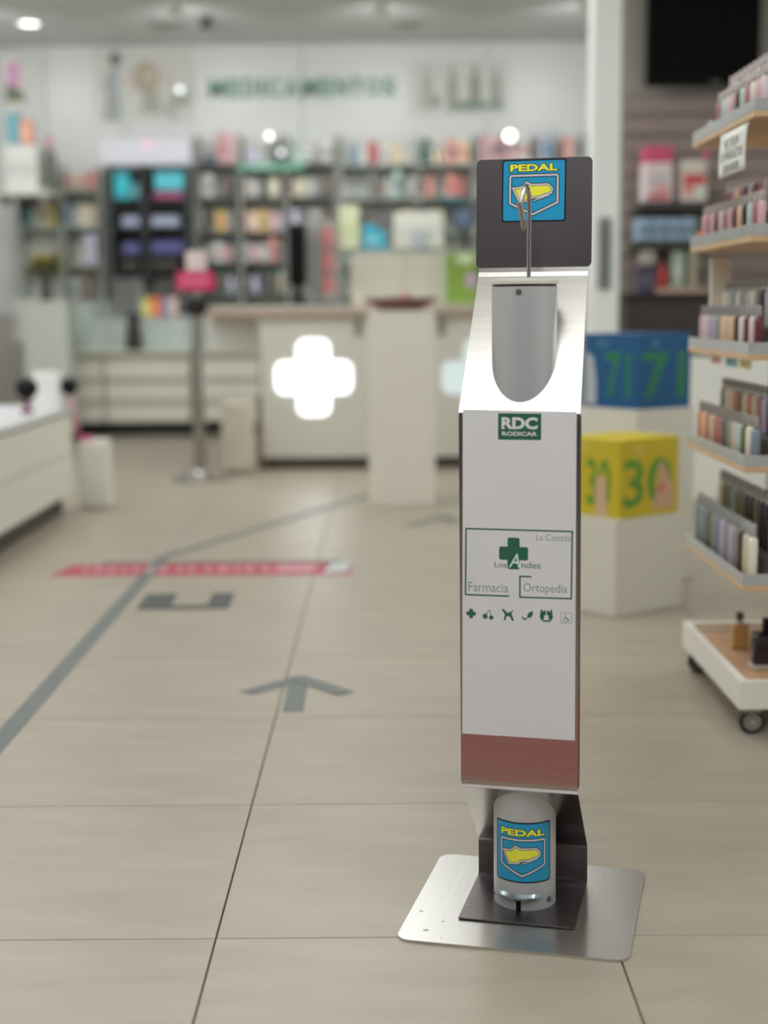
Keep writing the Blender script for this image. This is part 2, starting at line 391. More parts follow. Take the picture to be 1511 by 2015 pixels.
# ------------------------------------------------------------------ back shelving units
FRAME = mat('shelf_upright_grey', (150, 153, 146), 0.4)
SHZ = {}
def shelving(label, px0, px1, pytop, levels, YB_=9.5, Yf=9.25, back=None, zbase=None, uprights=(), shelf=None, thick=0.018):
    a = at(px0, 440, Yf); b_ = at(px1, 440, Yf); b_.z = at((px0+px1)/2, pytop, Yf).z
    t = thing('shelving_unit', label, 'shelving', ((a.x+b_.x)/2, Yf, 0)); W2 = (b_.x-a.x)/2; cx = (a.x+b_.x)/2
    zb = 0.0 if zbase is None else zbase
    B().box(-W2, W2, YB_-Yf, YB_-Yf+0.02, zb, b_.z).obj('back_panel', back or mat('shelf_back', (188, 190, 182), 0.5), t)
    for u in [px0, px1]+list(uprights):
        x = at(u, 400, Yf).x-cx; x = max(-W2, min(W2-0.02, x))
        B().box(x, x+0.02, 0, YB_-Yf, zb, b_.z, 0.002).obj('upright', FRAME, t)
    zs = []
    for l in levels:
        z = at((px0+px1)/2, l, Yf).z; zs.append(z)
        B().box(-W2+0.02, W2-0.002, 0.004, YB_-Yf, z-thick, z, 0.002).obj('shelf', shelf or FRAME, t)
    return t, zs
DKSHELF = mat('dark_shelf', (98, 100, 96), 0.5)
LSH = mat('light_shelf', (150, 158, 150), 0.4)
levC = [320, 386, 454, 514, 577]
UPR = {'left': (470, 562), 'right': (820, 930, 1050), 'far left': (118,)}
SHZ['left'] = shelving('wide grey shelving behind the counter, left of the pale green bag', 383, 664, 262, levC, uprights=(470, 562), shelf=DKSHELF)
SHZ['right'] = shelving('wide light shelving behind the counter, right of the pale green bag', 668, 1152, 262, levC, uprights=(820, 930, 1050), shelf=LSH)
levL = [372, 444, 520, 590]
SHZ['far left'] = shelving('light shelving against the back wall at the far left', 32, 200, 330, levL, uprights=(118,), shelf=LSH)

NAMES = {'white': (196, 195, 190), 'light grey': (165, 165, 160), 'grey': (120, 120, 116), 'dark grey': (72, 72, 70), 'black': (34, 34, 34), 'pink': (196, 160, 160),
         'dusty pink': (178, 142, 142), 'red': (168, 84, 84), 'coral': (200, 140, 130), 'peach': (204, 176, 150), 'yellow': (196, 170, 100), 'cream': (200, 194, 170),
         'mint': (160, 188, 176), 'teal': (70, 134, 140), 'green': (96, 134, 112), 'dark green': (62, 88, 78), 'navy': (70, 66, 92), 'lavender': (176, 174, 192),
         'blue': (118, 146, 168), 'brown': (122, 106, 96), 'turquoise': (64, 152, 162), 'magenta': (160, 66, 98)}
ROWS = [
 # unit phrase, shelf phrase, Y, y bottom, items (x0, x1, ytop, colour, kind)
 ('left', 'top', 9.28, 320, [(385, 398, 300, 'light grey', 'b'), (400, 424, 303, 'navy', 'c'), (426, 446, 258, 'dusty pink', 'c'), (447, 468, 262, 'pink', 'c'), (469, 490, 290, 'lavender', 'c'), (491, 508, 288, 'lavender', 'c'),
    (510, 526, 296, 'white', 'b'), (528, 545, 280, 'grey', 'c'), (547, 566, 262, 'dark grey', 'b'), (568, 590, 292, 'mint', 'c'), (592, 612, 294, 'white', 'c'), (614, 632, 280, 'light grey', 'b'), (634, 660, 276, 'white', 'c')]),
 ('left', 'second', 9.28, 386, [(386, 400, 342, 'light grey', 'c'), (402, 420, 340, 'white', 'c'), (422, 440, 352, 'grey', 'b'), (442, 454, 336, 'brown', 'b'), (456, 470, 345, 'dark grey', 'b'), (474, 494, 350, 'white', 'c'),
    (496, 512, 352, 'light grey', 'c'), (514, 527, 336, 'dark grey', 'b'), (529, 548, 350, 'cream', 'c'), (566, 578, 356, 'coral', 'b'), (580, 600, 352, 'cream', 'c'), (602, 622, 350, 'light grey', 'c'), (624, 640, 344, 'grey', 'b'), (642, 660, 336, 'brown', 'b')]),
 ('left', 'third', 9.28, 454, [(386, 398, 404, 'light grey', 'c'), (400, 408, 400, 'black', 'b'), (424, 444, 414, 'yellow', 'c'), (446, 458, 410, 'light grey', 'b'), (460, 469, 392, 'dark grey', 'b'), (474, 486, 408, 'pink', 'b'), (488, 508, 416, 'peach', 'c'),
    (510, 528, 414, 'yellow', 'c'), (530, 548, 418, 'pink', 'c'), (549, 559, 414, 'lavender', 'b'), (566, 588, 412, 'lavender', 'c'), (590, 608, 410, 'grey', 'b'), (610, 630, 412, 'light grey', 'c'), (632, 646, 404, 'brown', 'b'), (648, 661, 404, 'dark grey', 'b')]),
 ('left', 'fourth', 9.28, 514, [(386, 402, 474, 'dark grey', 'c'), (404, 418, 472, 'light grey', 'b'), (420, 440, 476, 'white', 'c'), (442, 456, 480, 'pink', 'b'), (458, 468, 470, 'grey', 'b'), (474, 492, 478, 'white', 'c'), (494, 508, 476, 'pink', 'b'),
    (510, 528, 480, 'light grey', 'c'), (530, 545, 468, 'coral', 'c'), (547, 559, 472, 'grey', 'b'), (606, 628, 470, 'grey', 'c'), (630, 646, 466, 'brown', 'b'), (648, 661, 470, 'grey', 'c')]),
 ('left', 'bottom', 9.28, 577, [(402, 424, 530, 'black', 'c'), (428, 446, 528, 'dark green', 'c'), (448, 460, 536, 'lavender', 'b'), (474, 492, 524, 'black', 'c'), (494, 508, 538, 'lavender', 'b'), (510, 528, 526, 'dark grey', 'c'),
    (530, 548, 530, 'dark green', 'c'), (549, 560, 520, 'cream', 'b'), (610, 628, 530, 'dark grey', 'b'), (630, 650, 526, 'red', 'c')]),
 ('right', 'top', 9.28, 320, [(672, 688, 290, 'light grey', 'b'), (690, 704, 274, 'blue', 'b'), (706, 722, 290, 'white', 'c'), (724, 744, 276, 'red', 'c'), (746, 764, 288, 'white', 'c'), (768, 782, 282, 'peach', 'c'), (784, 798, 284, 'cream', 'b'), (800, 815, 296, 'white', 'c'),
    (826, 846, 270, 'dark green', 'c'), (848, 862, 284, 'cream', 'b'), (864, 878, 286, 'peach', 'b'), (880, 898, 272, 'coral', 'c'), (900, 922, 276, 'peach', 'c'), (936, 956, 262, 'dusty pink', 'c'), (958, 976, 268, 'pink', 'c'), (978, 996, 264, 'dusty pink', 'c'), (998, 1016, 280, 'pink', 'b'),
    (1018, 1040, 266, 'white', 'c'), (1056, 1074, 262, 'lavender', 'c'), (1076, 1092, 256, 'blue', 'b'), (1094, 1108, 262, 'brown', 'b'), (1110, 1128, 270, 'coral', 'c'), (1130, 1146, 266, 'light grey', 'c')]),
 ('right', 'second', 9.28, 386, [(672, 684, 346, 'white', 'b'), (726, 740, 330, 'grey', 'b'), (742, 756, 346, 'brown', 'b'), (758, 772, 348, 'light grey', 'c'), (774, 788, 332, 'mint', 'c'), (790, 800, 334, 'grey', 'b'), (802, 816, 344, 'light grey', 'c'),
    (824, 838, 346, 'coral', 'c'), (840, 854, 340, 'coral', 'b'), (878, 896, 342, 'coral', 'c'), (898, 914, 348, 'red', 'c'), (1056, 1080, 340, 'white', 'c'), (1082, 1100, 344, 'grey', 'b'), (1102, 1124, 338, 'pink', 'c'), (1126, 1146, 346, 'white', 'c')]),
 ('right', 'third', 9.28, 454, [(706, 720, 404, 'dark grey', 'b'), (722, 738, 410, 'brown', 'b'), (740, 756, 402, 'dark grey', 'c'), (758, 772, 400, 'grey', 'b'), (774, 788, 406, 'brown', 'b'), (790, 814, 412, 'cream', 'c'), (826, 846, 412, 'white', 'c'), (848, 870, 408, 'cream', 'c')]),
 ('far left', 'top', 9.28, 372, [(98, 114, 342, 'pink', 'c'), (124, 140, 340, 'dusty pink', 'c'), (142, 160, 342, 'cream', 'c'), (162, 176, 338, 'pink', 'c'), (178, 196, 330, 'coral', 'b')]),
 ('far left', 'second', 9.28, 444, [(36, 46, 398, 'blue', 'b'), (48, 60, 400, 'teal', 'b'), (62, 74, 404, 'light grey', 'c'), (76, 90, 402, 'cream', 'c'), (92, 106, 400, 'yellow', 'c'), (124, 138, 404, 'blue', 'c'), (140, 154, 402, 'light grey', 'b'), (156, 174, 404, 'cream', 'c'), (176, 194, 408, 'peach', 'c')]),
 ('far left', 'third', 9.28, 520, [(152, 166, 472, 'light grey', 'b'), (168, 190, 460, 'lavender', 'c')]),
 ('far left', 'bottom', 9.28, 590, [(142, 154, 545, 'light grey', 'c'), (156, 178, 534, 'brown', 'b')]),
]
KIND = {'c': 'carton', 'b': 'bottle'}
used = {}
for unit, shelf, Y, yb, items in ROWS:
    for i, (x0, x1, yt, col, k) in enumerate(items):
        c = NAMES[col]; Yi = Y + (0.02 if i % 2 else 0.0)
        where = f'on {shelf} shelf of {unit} shelving'
        ux = {'left': (383, 664), 'right': (668, 1152), 'far left': (32, 200)}[unit]; x0 = max(x0, ux[0]+10.5); x1 = min(x1, ux[1]-11)
        for u in UPR[unit]:
            if x0 < u+12.5 and x1 > u-4:
                if (x0+x1)/2 < u+2.5: x1 = u-4
                else: x0 = u+12.5
        nb = None
        if i > 0: nb = f'right of a {items[i-1][3]} {KIND[items[i-1][4]]}'
        elif len(items) > 1: nb = f'left of a {items[1][3]} {KIND[items[1][4]]}'
        same = [q for q in items if q[3] == col and q[4] == k]
        if len(same) == 1: l = f'{col} {KIND[k]} {where}'
        else: l = f'{col} {KIND[k]} {where}, {nb}'
        if l in used:
            l = f'{col} {KIND[k]}, {ORD[i+1]} item from left {where}'
        used[l] = 1
        grp = f'products on the {unit} shelving'
        yb2 = yb - 0.6
        if k == 'c':
            bc = random.choice(['white', 'red', 'teal', 'light grey', 'navy']);
            ob = pbox('product_carton', l, 'carton', x0, yt, x1, yb2, Yi, 0.12, pm(*c), pm(*[int((q+w_)/2) for q, w_ in zip(NAMES[bc], c)]), grp)
        else:
            ob = pbottle('product_bottle', l, 'bottle', x0, yt, x1, yb2, Yi, pm(*c), pm(*[int(v*0.75+30) for v in c]), grp)
        zl_ = SHZ[unit][1]; ob.location.z = min(zl_, key=lambda q: abs(q-ob.location.z))+0.001
# special shelf things
tq = thing('green_shelf_banner', 'long green header strip along the second shelf behind the counter', 'banner', (at(533, 330, 9.24).x, 9.238, at(533, 336, 9.24).z))
wq = (at(600, 330, 9.24).x-at(468, 330, 9.24).x)/2
B().box(-wq, wq, -0.004, 0.004, 0, 0.06, 0.001).obj('strip', mat('strip_green', (98, 146, 124), 0.5), tq)
B().box(-wq*0.6, wq*0.1, -0.0055, -0.004, 0.018, 0.042).obj('printed_band', mat('strip_mint', (150, 186, 172), 0.5), tq)
pt = at(892, 386, 9.28)
tq = thing('teal_dish', 'shallow teal dish on the dark tray below the coral cartons', 'dish', (pt.x-0.02, 9.025, at(882, 402, 9.0).z+0.001))
B().lathe([(0.05, 0), (0.105, 0.03), (0.108, 0.05), (0.100, 0.05), (0.05, 0.01)], seg=28).obj('bowl', pm(72, 138, 140), tq, smooth=True)
tq = thing('shelf_disc', 'left of two small bright discs on the shelves, above centre', 'spotlight', at(530, 268, 9.2), 0, 'small shelf discs')
GLOW = emis('spot_glow', (1, 1, 0.96), 3.2); GLOW2 = emis('spot_glow2', (0.9, 0.97, 0.95), 2.0)
def spot(o, m, r=0.022, back=0.29):  # bright round spot built as an emissive disc on a stem
    B().tube([(0, 0.04, 0), (0, back, 0)], 0.005, 6).obj('stem', FRAME, o)
    B().lathe([(r*1.25, -0.006), (r*1.25, 0.03), (r*0.5, 0.045)], seg=16).mp(lambda x, y, z: (x, z, y)).obj('housing', mat('disc_housing', (150, 150, 146), 0.4), o, smooth=True)
    B().lathe([(r, -0.009), (r, -0.0065)], seg=20).mp(lambda x, y, z: (x, z, y)).obj('lens', m, o)
spot(tq, GLOW)
tq = thing('shelf_disc', 'right and dimmer of two small bright discs on the shelves, above centre', 'spotlight', at(553, 300, 9.2), 0, 'small shelf discs'); spot(tq, GLOW2, 0.02)
tq = thing('shelf_disc', 'small bright disc above the dispenser head at the shelf top', 'spotlight', at(1003, 268, 9.2), 0, 'small shelf discs'); spot(tq, emis('spot_glow3', (1, 1, 0.94), 4.5), 0.035)
tq = thing('shelf_disc', 'small bright disc in front of the flower picture', 'spotlight', at(354, 177, 9.48), 0, 'small shelf discs'); spot(tq, GLOW2, 0.024, 0.092)

# curved grey arches of the logo rack (dark V shapes)
for nm, xx in (('left', 735), ('right', 770)):
    pass

# black display cabinet, left back
DY = 8.95; QYC = 9.02
a = at(205, 560, DY); b_ = at(376, 272, DY); cx = (a.x+b_.x)/2; W2 = (b_.x-a.x)/2
cab = thing('display_cabinet', 'tall black display cabinet with a white lit header, teal cartons inside', 'cabinet', (cx, DY, 0))
zt = at(290, 328, DY).z; zb = at(290, 545, DY).z
B().box(-W2+0.05, W2-0.03, 0.22, 0.24, zb, zt, 0.002).obj('back_panel', BLACK, cab)
for sp_ in (-W2+0.05, W2-0.05): B().box(sp_, sp_+0.02, 0, 0.22, zb, zt).obj('side_panel', mat('cab_side', (60, 66, 64), 0.5), cab)
zh0 = at(290, 326, DY).z; zh1 = at(290, 274, DY).z
B().box(-W2, W2, -0.03, 0.24, zh0, zh1, 0.008).obj('header_box', mat('header_white', (176, 176, 182), 0.4), cab)
hx = at(292, 290, DY).x-cx
B().prism([(math.cos(q*0.785)*0.045, math.sin(q*0.785)*0.045) for q in range(8)], 0, 0.002, lambda u, v, q: (hx+u, -0.031-q, (zh0+zh1)/2+0.05+v)).obj('printed_mark', pm(206, 172, 190), cab)
mid = at(287, 450, DY).x-cx
B().box(mid-0.035, mid+0.025, -0.01, 0.22, zb-0.08, zt, 0.003).obj('centre_post', BLACK, cab)
B().box(mid-0.05, mid+0.04, 0.145, 0.2, at(300, 624, QYC).z+0.003, zb-0.06, 0.004).obj('foot_post', mat('cab_side2', (96, 98, 88), 0.5), cab)
shy = [392, 412, 446, 500, 528]
CABZ = [at(290, yy, DY).z for yy in shy]
for yy in shy:
    z = at(290, yy, DY).z
    B().box(-W2+0.07, W2-0.05, 0.0, 0.22, z-0.03, z, 0.002).obj('shelf', BLACK, cab)
def cb(px0, py0, px1, py1, col, l, cat='carton', nm='product_carton', Y=DY+0.01):
    ob = pbox(nm, l, cat, px0, py0, px1, py1, Y, 0.14, pm(*col), pm(*[min(215, int(v*1.15)) for v in col]), 'cartons in the black display cabinet')
    zc_n = min(CABZ, key=lambda q: abs(q-ob.location.z))
    ob.location.z = zc_n+0.001 if abs(zc_n-ob.location.z) < 0.03 else ob.location.z+0.004
cb(225, 336, 254, 391, (38, 140, 150), 'tall teal carton at the top left of the black display cabinet')
cb(258, 358, 274, 391, (72, 118, 122), 'small dull teal carton in the middle of the black cabinet top shelf')
cb(304, 338, 361, 376, (66, 150, 160), 'wide turquoise carton at the top right of the black display cabinet')
cb(302, 376, 360, 391.5, (128, 60, 92), 'flat magenta carton under the wide turquoise carton in the black cabinet')
cb(240, 424, 274, 445.5, (126, 132, 150), 'grey-blue carton left of the post on the black cabinet middle shelf')
cb(298, 424, 352, 445.5, (128, 134, 152), 'wide grey-blue carton right of the post on the black cabinet middle shelf')
cb(242, 476, 274, 499.5, (72, 70, 112), 'navy carton left of the post on the black cabinet lower shelf')
cb(298, 472, 361, 499.5, (66, 66, 108), 'wide navy carton right of the post on the black cabinet lower shelf')
cb(240, 511, 272, 527.5, (52, 50, 44), 'dark brown carton at the bottom left of the black display cabinet')
cb(298, 511, 350, 527.5, (50, 48, 42), 'wide dark brown carton at the bottom right of the black display cabinet')

# drawer units along the back
QY = 8.9
zt = at(300, 690, QY).z
for n_, (x0, x1, wh) in enumerate(((60, 203, 'left of three'), (205.5, 374, 'middle of three'), (377, 512, 'right of three, behind the belt post'))):
    a = at(x0, 760, QY); b_ = at(x1, 760, QY); cx = (a.x+b_.x)/2; W2 = (b_.x-a.x)/2
    t = thing('drawer_unit', 'long greige drawer cabinet by the back wall, ' + wh, 'cabinet', (cx, QY, 0), 0, 'drawer cabinets along the back wall')
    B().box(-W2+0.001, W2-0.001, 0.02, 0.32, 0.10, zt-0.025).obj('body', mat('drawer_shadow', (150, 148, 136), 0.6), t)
    B().box(-W2+0.01, W2-0.01, 0.06, 0.30, 0.0, 0.10).obj('plinth', BLACK, t)
    B().box(-W2+0.001, W2-0.001, -0.01, 0.33, zt-0.025, zt, 0.003).obj('top', mat('greige_top', (176, 175, 162), 0.4), t)
    z = 0.105; hs = [(0.17, ), (0.15, ), (0.15, )]
    hh = (zt-0.05-0.105)/3
    for q in range(3):
        d = B().box(-W2+0.004, W2-0.004, 0.0, 0.02, z+q*hh+0.004, z+(q+1)*hh-0.028, 0.002).obj('drawer', mat('drawer_front', (190, 187, 174), 0.45), t)
        B().box(-W2*0.96, W2*0.96, -0.006, 0.006, z+(q+1)*hh-0.040, z+(q+1)*hh-0.030, 0.002).obj('handle', mat('drawer_grip', (184, 182, 170), 0.35), d)

# pale glass showcases standing on the drawer units
for n_, (x0, x1, wh) in enumerate(((80, 215, 'left of the dark vase'), (216, 374, 'behind the dark vase'), (400, 512, 'under the worktop end'))):
    a = at(x0, 690, QY+0.12); b_ = at(x1, 596, QY+0.12); cx = (a.x+b_.x)/2; W2 = (b_.x-a.x)/2-0.004; H_ = b_.z-zt
    if n_ == 1: H_ = at(300, 624, QY+0.12).z-zt
    if n_ == 2: H_ = at(450, 622, QY).z-zt
    t = thing('glass_showcase', 'pale green glass showcase on the drawer cabinets, ' + wh, 'showcase', (cx, QY+0.12, zt+0.001), 0, 'glass showcases')
    B().box(-W2, W2, 0.18, 0.20, 0, H_).obj('back_panel', mat('showcase_back', (178, 183, 172), 0.4), t)
    B().box(-W2, W2, 0, 0.20, 0, 0.012).obj('bottom', mat('showcase_base', (176, 180, 168), 0.4), t)
    B().box(-W2, W2, 0, 0.20, H_-0.012, H_).obj('top', GLASS, t)
    B().box(-W2, W2, 0, 0.006, 0.012, H_-0.012).obj('glass_pane', GLASS, t)
    for sx in (-1, 1): B().box(sx*W2-(0.012 if sx > 0 else 0), sx*W2+(0.012 if sx < 0 else 0), -0.002, 0.012, 0, H_).obj('post', FRAME, t)
# things in front of / on the drawer units
p = at(263, 690, QY+0.02)
t = thing('dark_vase', 'dark brown tapered vase on the drawer cabinets left of the belt post', 'vase', (p.x, QY+0.055, zt+0.001))
B().lathe([(0.062, 0), (0.063, 0.05), (0.058, 0.10), (0.048, 0.17), (0.042, 0.24), (0.048, 0.28), (0.03, 0.285)], seg=24).obj('body', pm(46, 38, 34), t, smooth=True)
B().lathe([(0.06, 0), (0.06, 0.012)], seg=24).obj('foot', pm(112, 104, 98), t)
p = at(70, 690, QY)
t = thing('green_tray', 'flat green tray with a dark purple box on the drawer cabinets, far left', 'tray', (at(97, 690, QY).x, QY+0.06, zt+0.001))
B().box(-0.2, 0.2, -0.05, 0.05, 0, 0.03, 0.004).obj('body', pm(104, 134, 104), t)
B().box(-0.2, 0.2, -0.05, -0.044, 0.03, 0.038).obj('rim', pm(120, 148, 120), t)
t = tag(B().box(-0.085, 0.085, -0.04, 0.04, 0, 0.075, 0.01, 2).obj('purple_box', pm(72, 66, 92), None, (at(125, 660, QY).x, QY+0.06, zt+0.033)), 'dark purple box resting on the flat green tray', 'box')
t = tag(B().box(-0.09, 0.09, -0.03, 0.03, 0, 0.05, 0.008).obj('lilac_box', pm(168, 164, 178), None, (at(122, 645, QY).x, QY+0.065, zt+0.109)), 'lilac box on top of the dark purple box at the far left', 'box')
pbox('white_machine', 'white upright box at the left edge on the drawer cabinets', 'box', 28, 590, 74, 672, QY+0.07, 0.2, mat('mach_w', (184, 185, 182), 0.4), pm(170, 172, 170))
for i, (c, nm) in enumerate((((188, 190, 110), 'lime'), ((204, 134, 70), 'orange'), ((196, 96, 70), 'red-orange'), ((100, 116, 158), 'blue'), ((208, 168, 150), 'peach'))):
    x0 = 278+i*14
    pbox('colour_tin', f'small {nm} tin in the row on the glass showcase beside the belt post', 'tin', x0, 585, x0+13, 623, QY+0.13+0.0, 0.05, pm(*c), pm(*[min(220, v+25) for v in c]), 'coloured tins on the showcase')
# seat the tins on the glass top
for o in [o for o in C.objects if o.name.startswith('colour_tin')]: o.location.z = at(300, 624, QY+0.12).z+0.003
pt = thing('round_scale', 'small round grey dial on the pale showcase at the left', 'dial', (at(193, 606, QY).x, QY+0.10, at(193, 606, QY).z))
B().lathe([(0.045, 0), (0.05, 0.005), (0.05, 0.018), (0.0, 0.02)], seg=24, cap=False).mp(lambda x, y, z: (x, -z, y)).obj('dial', pm(118, 128, 122), pt, smooth=True)
B().lathe([(0.03, 0.0185), (0.03, 0.021)], seg=24).mp(lambda x, y, z: (x, -z, y)).obj('face', pm(146, 154, 148), pt)
# plant at left
zsh = at(75, 590, 9.25).z
PLY = 8.5
zp = at(92, 592, PLY).z
t = thing('plant_cabinet', 'pale high cabinet under the yellow-green plant at the far left', 'cabinet', (at(95, 592, PLY).x, PLY, 0))
B().box(-0.16, 0.16, -0.12, 0.14, 0.06, zp-0.02, 0.004).obj('body', mat('pale_green_panel', (168, 172, 162), 0.45), t)
B().box(-0.17, 0.17, -0.13, 0.15, zp-0.02, zp, 0.003).obj('top', WHITE, t)
B().box(-0.15, 0.15, -0.10, 0.13, 0, 0.06).obj('plinth', DKBROWN, t)
pl_ = thing('potted_plant', 'yellow-green leafy plant in a slim black vase at the far left', 'plant', (at(92, 592, PLY).x, PLY, zp))
B().lathe([(0.04, 0), (0.045, 0.02), (0.03, 0.1), (0.05, 0.24), (0.045, 0.25), (0.02, 0.24)], seg=20).obj('vase', pm(52, 52, 46), pl_, smooth=True)
def leaves(n, spread, h0, h1, c, nm, seed):
    random.seed(seed); b = B()
    for i in range(n):
        an = random.uniform(0, 2*math.pi); el = random.uniform(0.25, 1.3); Lf = random.uniform(h0, h1)
        d = Vector((math.cos(an)*math.cos(el)*spread, math.sin(an)*math.cos(el)*0.6, math.sin(el))); s_ = d.cross(Vector((0, 0, 1))).normalized()*0.024
        o0 = Vector((0, 0, 0.22)); P = [o0+d*Lf*q+Vector((0, 0, -0.10*q*q)) for q in (0.15, 0.45, 0.75, 1.0)]
        for q in range(3):
            w0_ = (0.5, 1.2, 1.0, 0.1)[q]; w1_ = (0.5, 1.2, 1.0, 0.1)[q+1]
            v = [b.bm.verts.new(x_) for x_ in (P[q]-s_*w0_, P[q]+s_*w0_, P[q+1]+s_*w1_, P[q+1]-s_*w1_)]; b.bm.faces.new(v)
    o = b.obj(nm, pm(*c), pl_, fix=False); md = o.modifiers.new('s', 'SOLIDIFY'); md.thickness = 0.0015
leaves(60, 1.5, 0.12, 0.30, (128, 116, 44), 'yellow_leaves', 3); leaves(36, 1.2, 0.10, 0.22, (88, 104, 70), 'green_leaves', 5)
random.seed(11)

# left side high shelf with things
LY = 8.9
zz = at(60, 376, LY).z
t = thing('wall_shelf', 'white glossy shelf high at the left edge carrying a slanted white box', 'shelf', (at(50, 376, LY).x, LY, zz))
B().box(-0.25, 0.20, -0.05, 0.3, -0.03, 0, 0.003).obj('board', WHITE, t)
for sx in (-0.2, 0.12): B().box(sx, sx+0.02, -0.02, 0.28, -0.09, -0.03).obj('bracket', FRAME, t)
B().box(-0.25, 0.2, 0.29, 0.5, -0.03, 0.0).obj('rear_board', WHITE, t)
pbox('white_carton', 'big white carton on the glossy shelf at the left edge', 'carton', 10, 284, 72, 375.6, LY, 0.2, mat('carton_w', (190, 190, 184), 0.4), pm(178, 178, 172))
pbottle('dark_bottle', 'dark green bottle with a pink cap beside the big white carton', 'bottle', 86, 268, 106, 375.6, LY, pm(82, 84, 76), pm(176, 110, 118))
t = thing('hanging_poster', 'hanging poster with pink and dark green print at the top left edge', 'poster', (at(38, 195, 8.0).x, 8.0, at(38, 195, 8.0).z))
B().box(-0.10, 0.05, 0, 0.004, -0.06, 0.28).obj('sheet', mat('sheet_g', (176, 176, 168), 0.5), t)
B().box(-0.08, 0.012, -0.001, 0, 0.08, 0.24).obj('pink_print', pm(172, 128, 158), t)
B().prism([(-0.09, -0.02), (0.045, -0.01), (0.03, 0.04), (-0.02, 0.08), (-0.09, 0.09)], 0, 0.001, lambda u, v, q: (u, -0.001-q, v)).obj('green_print', pm(86, 90, 70), t)
B().tube([(-0.08, 0.002, 0.28), (-0.08, 0.002, ZC-at(38, 195, 8.0).z)], 0.0015, 6).tube([(0.03, 0.002, 0.28), (0.03, 0.002, ZC-at(38, 195, 8.0).z)], 0.0015, 6).obj('hanging_wire', SATIN, t)
pbox('teal_carton', 'teal carton on top of the big white carton at the left edge', 'carton', 14, 222, 36, 283, LY+0.03, 0.1, pm(92, 146, 156), None)
pbox('coral_carton', 'coral carton on top of the big white carton at the left edge', 'carton', 40, 236, 62, 283, LY+0.03, 0.1, pm(196, 132, 112), pm(206, 166, 140))

# ------------------------------------------------------------------ counter
CY = 6.5
zwt = at(600, 604, CY).z; zwb = at(600, 622, CY).z
wx0 = at(402, 610, CY).x; wx1 = 1.62
t = thing('worktop', 'long counter worktop with a brown wooden front edge and pale top', 'worktop', (0, CY, 0))
B().box(wx0, wx1, -0.02, 0.75, zwb, zwt, 0.003).obj('board', WOODC, t)
B().box(wx0, wx1, -0.012, 0.75, zwt, zwt+0.006, 0.002).obj('pale_top', mat('pale_worktop', (192, 192, 182), 0.3), t)
LITX = emis('lit_cross', (0.95, 1.0, 1.0), 2.0); LITX2 = emis('lit_cross_dim', (0.85, 0.98, 0.95), 0.68)
def cross_pts(r, arm, rad, n=5):
    """plus outline with rounded corners; r half size, arm half arm width"""
    base = [(arm, -r), (arm, -arm), (r, -arm), (r, arm), (arm, arm), (arm, r), (-arm, r), (-arm, arm), (-r, arm), (-r, -arm), (-arm, -arm), (-arm, -r)]
    out = []; N = len(base)
    for i, (x, y) in enumerate(base):
        a_ = Vector(base[i-1]); p_ = Vector((x, y)); c_ = Vector(base[(i+1) % N])
        d0 = (a_-p_).normalized(); d1 = (c_-p_).normalized()
        convex = not (abs(abs(x)-arm) < 1e-9 and abs(abs(y)-arm) < 1e-9)
        rr = rad if convex else rad*0.25
        for k_ in range(n+1):
            t_ = k_/n; q = (1-t_)**2; out.append(tuple(p_ + d0*rr*q + d1*rr*(t_**2)))
    return out
def module(x0, x1, litm, label, cx_):
    t = thing('counter_module', label, 'counter', ((x0+x1)/2, CY+0.03, 0), 0, 'counter modules with a cross'); W2 = (x1-x0)/2
    B().box(-W2, W2, 0, 0.6, 0.066, zwb-0.001, 0.003).obj('body', mat('counter_front', (186, 184, 174), 0.35), t)
    B().box(-W2+0.01, W2-0.01, 0.03, 0.58, 0, 0.066).obj('plinth', DKBROWN, t)
    c = at(cx_, 743, CY+0.03); rr = 0.226
    B().prism(cross_pts(rr, 0.097, 0.06), 0, 0.004, lambda u, v, q: (c.x-(x0+x1)/2+u, -q-0.0006, c.z+v)).obj('lit_cross', litm, t)
    return t
x0 = at(515, 800, CY+0.03).x
module(x0, 0.16, LITX, 'white counter module with a bright lit cross, left of the square column', 617)
module(0.53, 1.20, LITX2, 'white counter module with a dim pale cross, partly behind the dispenser', 944)
B_ = module
t = thing('counter_infill', 'plain white counter panel between the two cross modules', 'counter', (0.345, CY+0.1, 0))
B().box(-0.18, 0.18, 0, 0.5, 0.066, zwb-0.001, 0.003).obj('body', WHITE2, t); B().box(-0.17, 0.17, 0.03, 0.48, 0, 0.066).obj('plinth', DKBROWN, t)
for px in (704, 868):
    bx = at(px, 640, CY+0.02).x-0.345
    B().prism([(0, 0), (-0.10, 0), (-0.10, -0.02), (-0.03, -0.10), (0, -0.12)], -0.02, 0.02, lambda u, v, q: (bx+q, -0.075+u*0.3, zwb-0.002+v)).obj('bracket', mat('bracket_grey', (122, 122, 108), 0.4), t)
t = thing('counter_end_panel', 'slim dark brown end panel at the left side of the counter', 'panel', (x0-0.016, CY+0.03, 0))
B().box(-0.014, 0.014, 0, 0.6, 0.0, at(508, 780, CY).z, 0.003).obj('board', mat('brown_end', (112, 100, 86), 0.5), t)
t = thing('modesty_panel', 'white panel hanging under the left end of the worktop', 'panel', ((wx0+x0-0.03)/2, CY+0.2, 0))
B().box(-(x0-0.03-wx0)/2, (x0-0.03-wx0)/2, 0, 0.02, at(450, 690, CY+0.2).z, zwb-0.001, 0.002).obj('board', mat('modesty_w', (190, 191, 184), 0.4), t)
a = ground(438, 936); b_ = ground(497, 936)
t = thing('low_pedestal', 'low beige pedestal block beside the left end of the counter', 'pedestal', ((a.x+b_.x)/2, 6.2, 0))
W2 = (b_.x-a.x)/2
zt2 = at(470, 792, 6.2).z
